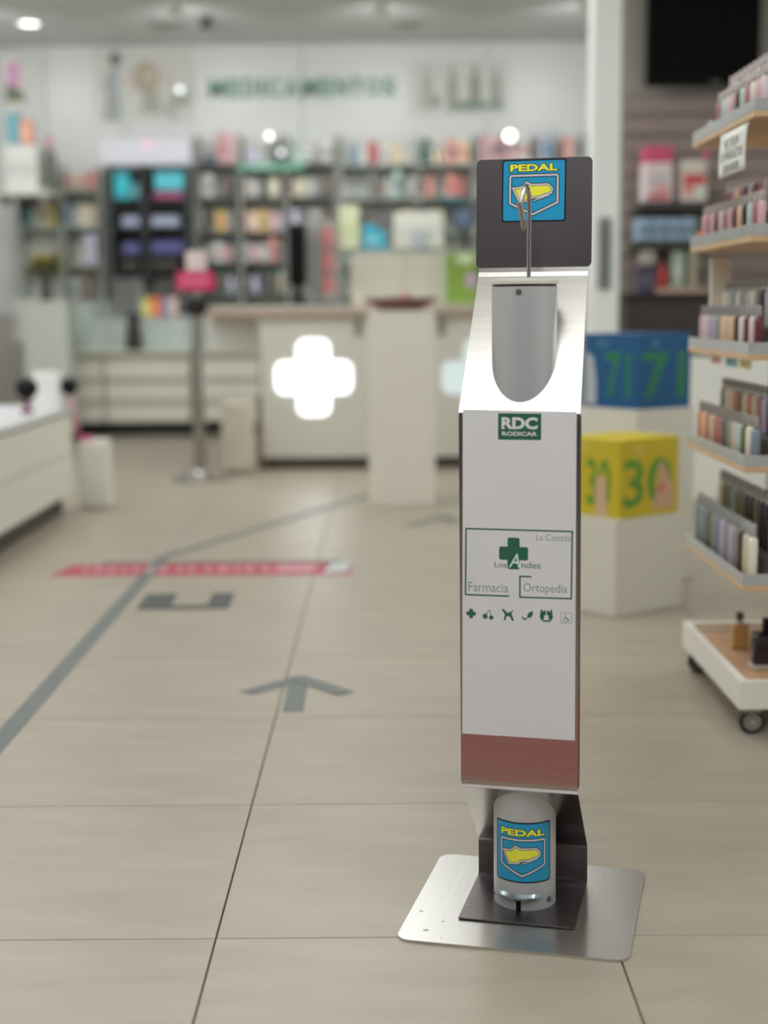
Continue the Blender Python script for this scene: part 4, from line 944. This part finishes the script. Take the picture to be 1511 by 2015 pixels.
B().prism([(-0.010, 0.003), (0.010, 0.003), (0.004, -0.003), (-0.004, -0.003)], 0.0002, 0.002).mp(lambda u, v, w_: wrap(an2-0.05, zA+0.002)(u, v, w_)).obj('slot_catch', mat('catch_dark', (80, 72, 66), 0.4, metal=0.5), st)

# printed panel on the front
PYL = -0.0537
def LP(px, py): return loc_on(px, py, PYL)
pnl0 = LP(911, 1444); pnl1 = LP(1134, 811)
PC = [LP(909.5, 1443), LP(1131, 1457), LP(1134.5, 810), LP(910.5, 805.5)]
def front(u, v, w_): return (u, PYL-w_, v)
PRW = mat('print_white', (186, 187, 188), 0.45); PRG = mat('print_green', (34, 84, 64), 0.45); PRG2 = mat('print_soft_green', (92, 122, 110), 0.45)
panel = B().prism(PC, 0, 0.0005).mp(front).obj('printed_panel', PRW, st)
lab(panel, 'white printed panel with green pharmacy signs')
def pf(b, nm, m): return b.mp(front).obj(nm, m, panel)
e1, e2, e3 = 0.0006, 0.0009, 0.0012
def cen(px, py): return LP(px, py)
a0 = cen(980, 866); a1 = cen(1065, 812)
bw = a1[0]-a0[0]; bz = cen(1022, 865.5)[1]; bh = cen(1022, 813.5)[1]-bz
pf(B().prism(rrect(a0[0], a0[0]+bw, bz, bz+bh*1.0, 0.0015), 0.0005, e1), 'badge_ground', PRG)
pf(B().text('RDC', a0[0]+bw*.08, bz+bh*.40, bh*.46, wid=bw*.84, bold=0.045, w1=e2).text('RODICAR', a0[0]+bw*.09, bz+bh*.15, bh*.16, wid=bw*.82, bold=0.03, w1=e2), 'badge_lettering', PRW)
# frame
def ln(p, q, wd=0.0022):
    a_ = cen(*p); b_ = cen(*q); return B().ribbon([a_, b_], wd, 0.0005, e1, False)
fr = B()
for p_, q_ in (((916, 1040), (1127, 1046)), ((917, 1040), (916, 1171)), ((916, 1170), (1002, 1173)), ((1126, 1045), (1124, 1179)), ((1125, 1178), (1022, 1175)), ((1023, 1176), (1023, 1133)), ((1022, 1134), (1046, 1135))):
    a_ = cen(*p_); b_ = cen(*q_); fr.ribbon([a_, b_], 0.0024, 0.0005, e1, False)
pf(fr, 'frame_lines', PRG)
c = cen(1010.5, 1089); r1 = abs(cen(1039, 1089)[0]-cen(982, 1089)[0])/2
pf(B().prism([(x+c[0], y*1.1+c[1]) for x, y in cross_pts(r1, r1*0.42, r1*0.16)], 0.0005, e1), 'green_cross', PRG)
def tx(s_, px0, pxr, pyb, pyt, m, nm, bold=0.0, shear=0.0, w=e1):
    a_ = cen(px0, pyb); b_ = cen(pxr, pyb); c_ = cen(px0, pyt)
    return pf(B().text(s_, a_[0], a_[1], c_[1]-a_[1], wid=b_[0]-a_[0], bold=bold, shear=shear, w1=w), nm, m)
tx('Los', 973, 997, 1116, 1105, PRG2, 'lettering', 0.015); tx('ndes', 1026, 1064, 1118, 1105, PRG2, 'lettering', 0.015)
tx('A', 1001, 1023, 1116, 1089, mat('print_mint', (170, 196, 184), 0.45), 'lettering', 0.01, 0.25, e2)
tx('La Calzada', 1055, 1123, 1063, 1051, PRG2, 'lettering', -0.008)
tx('Farmacia', 922, 1000, 1163, 1145, PRG2, 'lettering', -0.006); tx('Ortopedía', 1030, 1116, 1169, 1147, PRG2, 'lettering', -0.006)
# row of icons
def icon(polys, px, py, s_, m=PRG, nm='icon'):
    c = cen(px, py); b = B()
    for P in polys: b.prism([(c[0]+x*s_, c[1]+y*s_) for x, y in P], 0.0005, e1)
    return pf(b, nm, m)
def circ(x, y, r, n=12, ry=None): return [(x+r*math.cos(2*math.pi*k/n), y+(ry or r)*math.sin(2*math.pi*k/n)) for k in range(n)]
icon([cross_pts(1, 0.42, 0.2, 3)], 927, 1207, 0.0073)
icon([circ(-.5, -.25, .48), circ(.6, -.45, .4), [(-.45, .1), (-.3, .1), (.35, .95), (.2, .95)], [(.55, -.1), (.68, -.1), (.35, .95), (.22, .95)]], 960, 1210, 0.0085)
icon([[(-1, .9), (-.6, .9), (-.1, .35), (.5, .5), (.9, .95), (.6, .2), (1, -.9), (.7, -.9), (.3, -.2), (-.2, -.2), (-.35, -.85), (-.65, -.85), (-.45, .0), (-.7, .5)]], 999, 1210, 0.0098)
icon([[(-.1, -.1), (.2, .5), (.95, .8), (.9, .1), (.5, -.4), (.1, -.4)], [(-1, -.1), (-.6, -.45), (-.2, -.5), (-.4, -.8), (-.8, -.7)], [(-.35, -.7), (-.3, -.85), (.1, -.3), (0, -.2)]], 1038, 1211, 0.0088)
icon([[(-.8, 1), (-.5, .6), (-.1, .8), (-.05, .1), (-.3, 0), (-.35, -.5), (-.6, -.9), (-1, -.3), (-.9, .3)], [(.8, 1), (.5, .6), (.1, .8), (.05, .1), (.3, 0), (.35, -.5), (.6, -.9), (1, -.3), (.9, .3)], [(-.6, -.95), (.6, -.95), (.4, -.7), (-.4, -.7)]], 1075, 1211, 0.0102)
c = cen(1114, 1216); b = B().ribbon([(c[0]+x*.0082, c[1]+y*.0082) for x, y in ((-1, -1), (1, -1), (1, 1), (-1, 1))], 0.0007, 0.0005, e1)
b.ribbon([(c[0]+x*.0082, c[1]+y*.0082) for x, y in circ(-.1, -.35, .42, 12)], 0.0010, 0.0005, e1).ribbon([(c[0]+x*.0082, c[1]+y*.0082) for x, y in ((-.15, .45), (-.1, -.1), (.35, -.15), (.6, -.65))], 0.0014, 0.0005, e1, False)
b.prism([(c[0]+x*.0082, c[1]+y*.0082) for x, y in circ(-.18, .68, .14, 8)], 0.0005, e1)
pf(b, 'icon', PRG2)

# ------------------------------------------------------------------ carton pedestals on the right
HA = math.atan2(0.182, 0.242)
# front pedestal: right face 0.303 long, left face hidden part assumed square
fc = ground(1210, 1217); zp1 = at(1210, 1026, fc.y).z
PEDM = mat('display_pedestal', (186, 183, 172), 0.4)
t = thing('front_pedestal', 'low white square pedestal under the yellow carton', 'pedestal', (fc.x, fc.y, 0), HA)
B().box(0, 0.303, 0, 0.303, 0.0, zp1, 0.003).obj('body', PEDM, t)
B().box(0.001, 0.302, 0.001, 0.302, zp1, zp1+0.001).obj('top', PEDM, t)
bc = thing('rear_pedestal', 'taller white square pedestal under the blue carton', 'pedestal', (1.095, 2.74, 0), HA)
zp2 = at(1250, 808, 2.74).z
B().box(0, 0.29, 0, 0.29, 0.0, zp2, 0.003).obj('body', PEDM, bc); B().box(0.001, 0.289, 0.001, 0.289, zp2, zp2+0.001).obj('top', PEDM, bc)
def carton(loc, rz, lw, rw, h, col, num, numc, label, nm, boff=0.0):
    t = thing(nm, label, 'carton', loc, rz)
    B().box(0, rw, 0, lw, 0, h, 0.002).obj('body', pm(*col), t)
    n_ = B().text(num, rw*0.05, h*0.13, h*0.62, wid=rw*0.83, bold=0.02, w1=0.0006).mp(lambda u, v, q: (u, -q, v)).obj('numerals', pm(*numc), t)
    B().text(num, lw*0.40, h*0.13, h*0.62, wid=lw*0.44, bold=0.02, w1=0.0006).mp(lambda u, v, q: (-q, lw-u, v)).obj('numerals', pm(*numc), t)
    li = pm(*[min(200, int(v*0.75+45)) for v in col])
    B().box(rw*0.22, rw*0.38, -0.0006, 0, h*0.82, h*0.92).obj('printed_emblem', li, t)
    B().box(-0.0006, 0, lw*0.55, lw*0.75, h*0.82, h*0.92).obj('printed_emblem', li, t)
    return t
zq1 = zp1+0.0015; h1 = at(1215, 868, fc.y+0.02).z-zp1
t = carton((fc.x+0.012, fc.y+0.02, zq1), HA, 0.235, 0.262, h1, (172, 154, 26), '30', (84, 126, 36), 'yellow carton with green numerals 30 on the front pedestal', 'yellow_carton')
# the picture of a hand on the yellow carton
B().prism([(0.14, 0.02), (0.24, 0.02), (0.235, 0.09), (0.205, 0.14), (0.185, 0.17), (0.17, 0.16), (0.165, 0.08)], 0, 0.0012, lambda u, v, q: (u, -q, v)).obj('printed_picture', pm(176, 140, 112), t)
B().prism(circ(0.18, 0.085, 0.014, 10), 0.0012, 0.0018, lambda u, v, q: (u, -q, v)).obj('printed_spot', pm(176, 92, 84), t)
B().prism([(0.0, 0.0), (0.05, 0.0), (0.055, 0.09), (0.04, 0.13), (0.01, 0.12)], 0, 0.0012, lambda u, v, q: (-q, 0.05+u, v)).obj('printed_picture', pm(178, 150, 120), t)
h2 = at(1250, 658, 2.76).z-zp2
t = carton((1.105, 2.757, zp2+0.0015), HA, 0.26, 0.252, h2, (0, 68, 110), '71', (26, 102, 62), 'deep blue carton with green numerals 71 on the rear pedestal', 'blue_carton')
B().prism([(0.2, 0.01), (0.25, 0.01), (0.25, 0.19), (0.215, 0.17), (0.2, 0.09)], 0, 0.0012, lambda u, v, q: (-q, u, v)).obj('printed_picture', pm(150, 156, 160), t)

# low white cabinet seen beyond the carton pedestals
a = at(1358, 1000, 4.6); 
t = thing('white_cabinet', 'white cabinet beyond the polish rack, right of the blue carton', 'cabinet', (a.x, 4.6, 0))
B().box(0, 0.36, 0, 0.4, 0.05, at(1370, 705, 4.6).z, 0.004).obj('body', mat('cab_white', (212, 208, 198), 0.4), t)
B().box(0.01, 0.35, 0.02, 0.38, 0, 0.05).obj('plinth', GREIGE, t)
B().box(0.30, 0.31, -0.012, 0, 0.35, 0.5).obj('handle', pm(90, 84, 74), t)
t = thing('green_plant_pot', 'small green plant standing on the white cabinet beyond the rack', 'plant', (a.x+0.13, 4.72, at(1370, 705, 4.6).z+0.001))
B().lathe([(0.03, 0), (0.04, 0.05), (0.035, 0.05)], seg=14).obj('pot', DKBROWN, t)
b = B(); random.seed(9)
for q in range(24):
    an = random.uniform(0, 6.28); el = random.uniform(.3, 1.4); d = Vector((math.cos(an)*math.cos(el), math.sin(an)*math.cos(el), math.sin(el)))*random.uniform(.06, .11); s_ = d.cross(Vector((0, 0, 1))).normalized()*.012
    o0 = Vector((0, 0, .045)); vs = [b.bm.verts.new(v) for v in (o0, o0+d*.5+s_, o0+d, o0+d*.5-s_)]; b.bm.faces.new(vs)
b.obj('foliage', pm(112, 132, 84), t, fix=False)

# ------------------------------------------------------------------ slat wall shelves and packs
HY = SY-0.24
def sshelf(px0, px1, py, label, m, th=0.02, bh=0.02):
    a = at(px0, py, HY); b_ = at(px1, py, HY)
    t = thing('slat_shelf', label, 'shelf', ((a.x+b_.x)/2, HY, a.z)); W2 = (b_.x-a.x)/2
    B().box(-W2, W2, 0, SY-HY-0.001, -th, 0, 0.002).obj('board', m, t)
    for sx in (-1, 1): B().prism([(0.0, -th), (0.235, -th), (0.235, -th-bh)], -0.006, 0.006, lambda u, v, q: (sx*W2*0.8+q, u, v)).obj('bracket', BLACK, t)
    return a.z
DS = mat('slat_shelf_dark', (60, 58, 54), 0.5)
z1 = sshelf(1258, 1440, 399, 'upper dark shelf on the slat wall holding the pink packs', DS, 0.03)
z2 = sshelf(1250, 1385, 474, 'middle dark shelf on the slat wall holding pale blue packs', DS, 0.03)
z3 = sshelf(1290, 1392, 568, 'lower pinkish wooden shelf on the slat wall', mat('pink_wood', (176, 148, 132), 0.5), 0.025, 0.004)
def pack(px0, py0, px1, py1, c1, c2, label, extra=None, Y=HY+0.01):
    a = at(px0, py1, Y); b_ = at(px1, py0, Y); W2 = (b_.x-a.x)/2; H_ = b_.z-a.z
    t = thing('wipes_pack', label, 'pack', ((a.x+b_.x)/2, Y, a.z)); D = 0.14
    B().box(-W2, W2, 0, D, 0, H_*0.72, 0.014, 2).obj('body', pm(*c1), t)
    B().box(-W2*0.96, W2*0.96, 0.004, D-0.004, H_*0.71, H_, 0.012, 2).obj('header', pm(*c2), t)
    if extra:
        for q, (u0, u1, v0, v1, c_) in enumerate(extra): B().box(-W2+u0*2*W2, -W2+u1*2*W2, -0.0015-q*0.0008, 0, v0*H_, v1*H_).obj('printed_patch', pm(*c_), t)
    return t
pack(1266, 287, 1327, 398.5, (198, 184, 184), (186, 70, 106), 'tall pink and white pack at the left of the slat wall', [(.15, .85, .05, .16, (176, 84, 92)), (.25, .75, .25, .5, (178, 168, 172)), (.35, .8, .2, .3, (196, 132, 130))])
pack(1338, 314, 1394, 398.5, (196, 180, 172), (194, 188, 176), 'red and white pack right of the tall pink pack', [(.1, .9, .42, .66, (176, 72, 70)), (.45, .9, .08, .35, (190, 196, 186)), (.1, .5, .2, .42, (190, 122, 116))])
t = tag(B().box(-0.012, 0.012, -0.01, 0.01, 0, 0.08, 0.003).obj('pink_tag', pm(182, 84, 120), None, (at(1391, 318, HY).x, HY+0.03, at(1391, 315, HY).z)), 'pink tab sticking up from the red and white pack', 'tag')
for i in range(4):
    x0 = 1256+i*28.5
    pbox('blue_pack', f'{["first", "second", "third", "last"][i]} pale blue pack from the left on the middle slat shelf', 'pack', x0, 428, x0+27.5, 473.5, HY+0.02, 0.15, pm(134, 156, 176), pm(92, 112, 124), 'pale blue packs on the middle shelf').location.z = z2+0.001
pbox('navy_box', 'navy box standing low on the slat wall left of the red bottle', 'box', 1258, 520, 1288, 580, HY+0.02, 0.1, pm(58, 54, 72), pm(86, 80, 96))
pbox('white_cream_box', 'cream box on top of the navy box at the slat wall', 'box', 1262, 492, 1290, 519.6, HY+0.03, 0.08, pm(158, 154, 144), None)
pbottle('red_bottle', 'red bottle on the lower wooden slat shelf', 'bottle', 1293, 515, 1316, 567.5, HY+0.02, pm(160, 50, 58), pm(150, 60, 64))
pbox('mint_box', 'pale mint box on the lower wooden slat shelf', 'box', 1322, 494, 1347, 567.5, HY+0.02, 0.1, pm(146, 158, 142), pm(166, 174, 160))
pbox('beige_box', 'beige box at the right end of the lower wooden slat shelf', 'box', 1356, 490, 1372, 567.5, HY+0.02, 0.1, pm(154, 146, 130), None)
t = thing('dark_base_cabinet', 'dark brown base cabinet below the slat wall shelves', 'cabinet', (at(1310, 590, SY-0.3).x, SY-0.3, 0))
W2 = (at(1400, 590, SY-0.3).x-at(1245, 590, SY-0.3).x)/2; hc = at(1310, 582, SY-0.3).z
B().box(-W2, W2+0.9, 0, 0.298, 0.06, hc-0.02).obj('body', mat('dk_cab', (44, 38, 34), 0.6), t); B().box(-W2-0.01, W2+0.92, -0.01, 0.298, hc-0.02, hc).obj('top', BLACK, t)
B().box(-W2+0.02, W2+0.88, 0.03, 0.28, 0, 0.06).obj('plinth', BLACK, t)
for q in range(3): B().box(-W2+0.004+q*0.5, -W2+0.494+q*0.5, -0.016, 0, 0.07, hc-0.03, 0.003).obj('door', mat('dk_door', (50, 43, 38), 0.5), t)

# ------------------------------------------------------------------ polish rack on the right
RX, RY0, RY1 = 1.035, 1.02, 1.64
rk = thing('polish_rack', 'white wheeled display rack with oak shelves at the right edge', 'rack', (RX, RY0, 0))
RL = RY1-RY0; RW = 0.52
zs = [1.075, 0.826, 0.585, 0.326]; ztop = 1.331
tr = B(); tz0, tz1 = 0.062, 0.125
tr.box(0, 0.018, 0, RL, tz0, tz1).box(RW-0.018, RW, 0, RL, tz0, tz1).box(0.018, RW-0.018, 0, 0.018, tz0, tz1).box(0.018, RW-0.018, RL-0.018, RL, tz0, tz1)
tr.obj('tray_rim', mat('rack_white', (196, 193, 184), 0.4), rk)
B().box(0.02, RW-0.02, 0.02, RL-0.02, tz0, tz0+0.038).obj('deck', DECK, rk)
for wx, wy in ((0.035, 0.03), (RW-0.035, 0.03), (0.035, RL-0.04), (RW-0.035, RL-0.04)):
    c_ = B().lathe([(0.026, -0.010), (0.028, -0.007), (0.028, 0.007), (0.026, 0.010)], seg=28).mp(lambda x, y, z: (wx+x, wy+z, 0.028+y)).obj('wheel', BLACK, rk, smooth=True)
    B().lathe([(0.020, -0.012), (0.020, 0.012)], seg=20).mp(lambda x, y, z: (wx+x, wy+z, 0.028+y)).obj('hub', mat('caster_grey', (120, 120, 116), 0.35, metal=0.5), c_)
    B().lathe([(0.006, -0.014), (0.006, 0.014)], seg=12).mp(lambda x, y, z: (wx+x, wy+z, 0.028+y)).obj('axle', CHROME, c_)
    B().box(wx-0.018, wx+0.018, wy-0.016, wy+0.016, 0.05, tz0).obj('caster_plate', SATIN, rk)
SPN = 0.24
B().box(SPN, SPN+0.04, 0.03, RL-0.01, tz0+0.038, 1.06, 0.003).obj('spine_panel', mat('rack_spine', (204, 200, 190), 0.4), rk)
for yy in (0.04, RL-0.06): B().box(SPN+0.005, SPN+0.03, yy, yy+0.03, 1.06, ztop-0.012).obj('upright', WHITE, rk)
B().box(0.05, 0.10, RL-0.014, RL, zs[1], zs[0]-0.014, 0.002).obj('end_panel', mat('end_p', (206, 200, 190), 0.4), rk)
LIPM = mat('acrylic_lip', (156, 158, 156), 0.22, noise=0.1, scale=30, alpha=0.88)
for i, z in enumerate([ztop]+zs):
    s_ = B().box(0, RW, 0, RL, z, z+0.0125, 0.001).obj('shelf', WOOD, rk)
    B().box(0.0, 0.003, 0.003, RL, z+0.0127, z+0.038, 0.0008).box(0.0, RW, 0, 0.003, z+0.0127, z+0.038, 0.0008).obj('acrylic_lip', LIPM, s_)
    B().box(0.055, 0.115, 0.02, RL-0.02, z+0.012, z+0.070, 0.002).obj('riser', mat('riser_shade', (66, 58, 58), 0.4), s_)  # dark colour stands in for the shade between the bottles
hdr = B().box(0.165, 0.172, 0.02, 0.25, ztop+0.135, ztop+0.185, 0.003).obj('header_card', mat('header_acrylic', (168, 172, 166), 0.2), rk)
B().box(0.166, 0.171, 0.03, 0.05, ztop+0.012, ztop+0.135).box(0.166, 0.171, 0.2, 0.22, ztop+0.012, ztop+0.135).obj('header_stem', ACRYL, rk)
# polish bottles
def bottle_meshes(r, hb, hc, tagn):
    body = B().lathe([(r*0.9, 0), (r, 0.002), (r, hb*0.9), (r*0.8, hb*0.97), (r*0.45, hb)], seg=14)
    ring = B().lathe([(r*0.5, hb), (r*0.72, hb+0.001), (r*0.72, hb+0.005), (r*0.5, hb+0.006)], seg=14)
    cap = B().lathe([(r*0.66, hb+0.005), (r*0.70, hb+0.007), (r*0.62, hb+hc-0.003), (r*0.45, hb+hc)], seg=14)
    return body, ring, cap
RING = mat('silver_collar', raw=(0.75, 0.74, 0.72), rough=0.15, metal=1)
PAL = {'pink': (190, 156, 160), 'pale pink': (196, 180, 180), 'mint': (168, 186, 178), 'deep red': (92, 40, 48), 'rose': (150, 100, 108), 'black': (24, 20, 24), 'peach': (208, 172, 140),
       'beige': (184, 170, 148), 'dark brown': (64, 44, 38), 'terracotta': (168, 108, 84), 'cream': (202, 196, 180), 'grey': (126, 128, 124), 'smoke blue': (108, 120, 128), 'olive': (92, 88, 58), 'lilac': (160, 152, 168), 'silver': (168, 168, 164)}
SH = [('top', ztop, ['pale pink', 'pink', 'cream', 'rose', 'mint', 'dark brown', 'pink', 'pale pink', 'mint', 'rose', 'cream', 'pink', 'pale pink'], ['pale pink', 'dark brown', 'pale pink', 'grey', 'pink', 'dark brown', 'cream', 'grey', 'pale pink', 'pink', 'grey', 'cream', 'pink'], (168, 158, 154), 0.009, 0.076, 0.021),
      ('second', zs[0], ['pink', 'rose', 'mint', 'black', 'peach', 'deep red', 'pink', 'rose', 'pale pink', 'deep red', 'pink', 'rose', 'pink'], ['black', 'rose', 'pale pink', 'deep red', 'pale pink', 'rose', 'deep red', 'pale pink', 'black', 'rose', 'peach', 'rose', 'deep red'], (158, 146, 142), 0.009, 0.076, 0.021),
      ('third', zs[1], ['deep red', 'pale pink', 'deep red', 'cream', 'dark brown', 'peach', 'beige', 'peach', 'grey', 'lilac', 'lilac', 'pale pink', 'pink'], ['black', 'silver', 'black', 'silver', 'black', 'grey', 'cream', 'silver', 'grey', 'cream', 'grey', 'silver', 'cream'], (132, 128, 126), 0.010, 0.080, 0.024),
      ('fourth', zs[2], ['smoke blue', 'cream', 'olive', 'mint', 'beige', 'grey', 'olive', 'rose', 'terracotta', 'beige', 'terracotta', 'peach', 'terracotta'], ['dark brown', 'grey', 'dark brown', 'lilac', 'rose', 'beige', 'terracotta', 'beige', 'olive', 'terracotta', 'beige', 'beige', 'olive'], (134, 130, 120), 0.0105, 0.082, 0.025),
      ('bottom', zs[3], ['cream', 'beige', 'dark brown', 'grey', 'lilac', 'grey', 'lilac', 'smoke blue', 'grey', 'olive', 'smoke blue', 'grey', 'smoke blue'], ['black', 'grey', 'black', 'black', 'olive', 'black', 'dark brown', 'olive', 'olive', 'grey', 'olive', 'olive', 'beige'], (140, 142, 138), 0.011, 0.104, 0.028)]
for sn_, z, front_c, back_c, capc, r, hb, hc in SH:
    b_m, r_m, c_m = bottle_meshes(r, hb, hc, sn_)
    ring_me = r_m.mesh('collar', RING, True)
    cap_me = c_m.mesh('cap', mat('cap_%s' % sn_, capc, 0.35), True)
    bodies = {}
    base_bm = b_m.bm
    for row, cols, xo, zo in (('front', front_c, 0.028, 0.0125), ('rear', back_c, 0.085, 0.0705)):
        for k_, cn in enumerate(cols):
            if sn_ == 'top' and row == 'front' and k_ > 9: continue      # the arched holder stands there
            if cn not in bodies:
                me = bpy.data.meshes.new('body'); base_bm.to_mesh(me); me.materials.append(mat('polish_' + cn.replace(' ', '_'), PAL[cn], 0.18, coat=0.3))
                for p in me.polygons: p.use_smooth = True
                try: me.set_sharp_from_angle(angle=R(38))
                except Exception: pass
                bodies[cn] = me
            yy = 0.03+k_*0.0455
            t = thing('polish_bottle', f'{cn} polish bottle, {ORD[k_+1]} from the near end, {row} row of the {sn_} rack shelf', 'bottle', (RX+xo, RY0+yy, z+zo), 0, f'{row} row of polish on the {sn_} rack shelf')
            link('body', bodies[cn], t); link('collar', ring_me, t); link('cap', cap_me, t)
    base_bm.free()
# odd things on the rack
def rbox(px, py0, py1, Y, X, wx, wy, c, label, nm, cat, z=None):
    H_ = at(px, py0, Y).z-at(px, py1, Y).z
    zz = at(px, py1, Y).z if z is None else z
    t = thing(nm, label, cat, (X, Y, zz)); B().box(-wx/2, wx/2, -wy/2, wy/2, 0, H_, 0.002).obj('body', pm(*c), t)
    B().box(-wx/2-0.0008, -wx/2, -wy*0.35, wy*0.35, H_*0.3, H_*0.7).obj('printed_patch', pm(*[min(215, v+30) for v in c]), t)
    return t
rbox(1386, 432, 462, 1.625, RX+0.028, 0.03, 0.02, (206, 116, 52), 'orange box at the far end of the second rack shelf', 'orange_box', 'box', zs[0]+0.0135)
t = rbox(1432, 352, 384, 1.63, RX+0.14, 0.03, 0.02, (190, 150, 44), 'amber box behind the bottles of the second rack shelf', 'amber_box', 'box', zs[0]+0.0135)
t = rbox(1474, 296, 314, 1.2, RX+0.165, 0.03, 0.05, (214, 198, 40), 'bright yellow box beside the paper notice', 'yellow_box', 'box', zs[0]+0.0135)
t.children[0].scale.z = 4.4
for px0, Y_, c, nm in ((1420, 1.46, (206, 170, 166), 'pink'), (1450, 1.30, (116, 170, 178), 'teal'), (1474, 1.17, (214, 198, 140), 'cream yellow')):
    t = thing('hanging_ticket', f'{nm} ticket hanging under the third rack shelf', 'ticket', (RX+0.03, Y_, zs[1]-0.0005), 0, 'tickets under the third rack shelf')
    B().box(-0.001, 0.001, -0.055, 0.055, -0.024, 0, 0.0005).obj('card', pm(*c), t); B().box(-0.0016, -0.001, -0.03, 0.03, -0.018, -0.008).obj('printed_bar', pm(*[int(v*0.8) for v in c]), t)
# clear curved holder on the far end of the top shelf
t = thing('clear_holder', 'empty clear arched holder at the far end of the top rack shelf', 'holder', (RX+0.02, RY1-0.115, ztop+0.0125))
t.location.y = RY1-0.06
B().tube([(0.01, -0.085+0.17*(k_/12), 0.005+0.038*math.sin(math.pi*k_/12)) for k_ in range(13)], 0.0028, 8).obj('rim', mat('clear_white', (214, 216, 212), 0.12, coat=0.5), t, smooth=True)
B().prism([(-0.085+0.17*(k_/12), 0.002+0.036*math.sin(math.pi*k_/12)) for k_ in range(13)], 0.006, 0.008, lambda u, v, q: (q, u, v)).obj('side_wall', ACRYL, t)
# the paper notice
t = thing('paper_notice', 'white paper notice NO TOCAR LOS PRODUCTOS POR FAVOR hanging from the top rack shelf', 'notice', (RX-0.006, RY0, ztop-0.008), 0)
ya, yb_ = 0.03, 0.275; hN = 0.096
def sheetmap(u, v, w_):   # u along the paper from its far (left) end, v down
    return (-0.0005-w_-0.004*math.sin(v*22), yb_-u, -v)
b = B(); nU, nV = 8, 6; g_ = [[b.bm.verts.new(sheetmap((yb_-ya)*i/nU, hN*j/nV, 0)) for j in range(nV+1)] for i in range(nU+1)]
for i in range(nU):
    for j in range(nV): b.bm.faces.new((g_[i][j], g_[i+1][j], g_[i+1][j+1], g_[i][j+1]))
o = b.obj('sheet', mat('paper', (196, 196, 190), 0.7), t, smooth=True); md = o.modifiers.new('s', 'SOLIDIFY'); md.thickness = 0.0004; md.offset = 0
L_ = yb_-ya
INK = mat('ink', (30, 30, 34), 0.6)
for s_, v, u0, wu, hh in (('NO TOCAR', 0.034, 0.05, 0.13, 0.018), ('LOS PRODUCTOS', 0.062, 0.02, 0.20, 0.018), ('POR FAVOR', 0.088, 0.05, 0.14, 0.017)):
    B().text(s_, u0, -v, hh, wid=wu, bold=0.0, w1=0.0009).mp(lambda x, y, q: sheetmap(x, -y, q)).obj('lettering', INK, t, fix=False)
B().box(0.05, 0.175, -0.039, -0.0378, 0.0007, 0.0009).mp(lambda x, y, q: sheetmap(x, -y, q)).obj('underline', INK, t)
B().box(-0.001, 0.005, yb_-0.03, yb_-0.01, -0.004, 0.002).box(-0.001, 0.005, ya+0.01, ya+0.03, -0.004, 0.002).obj('sticky_tab', ACRYL, t)
# perfume on the tray
zt4 = tz0+0.039
t = thing('amber_perfume', 'amber perfume bottle with a dark cap on the oak tray deck', 'perfume', (RX+0.10, RY0+0.42, zt4))
B().box(-0.021, 0.021, -0.014, 0.014, 0, 0.062, 0.004, 2).obj('glass_body', mat('perfume_amber', (176, 142, 92), 0.15, coat=0.5), t)
B().lathe([(0.008, 0.062), (0.008, 0.070)], seg=14).obj('neck', CHROME, t); B().lathe([(0.010, 0.070), (0.010, 0.088), (0.008, 0.09)], seg=14).obj('cap', pm(70, 62, 54), t, smooth=True)
t = thing('black_perfume', 'square black perfume bottle with clear corners on the oak tray deck', 'perfume', (RX+0.115, RY0+0.22, zt4))
B().box(-0.035, 0.035, -0.02, 0.02, 0.004, 0.085, 0.008, 2).obj('glass_body', mat('perfume_black', (20, 18, 30), 0.12, coat=0.6), t)
B().box(-0.038, 0.038, -0.023, 0.023, 0.0, 0.010, 0.003).obj('foot', mat('perfume_foot', (176, 172, 170), 0.15), t); B().lathe([(0.012, 0.085), (0.012, 0.115), (0.01, 0.118)], seg=16).obj('cap', BLACKG, t, smooth=True)
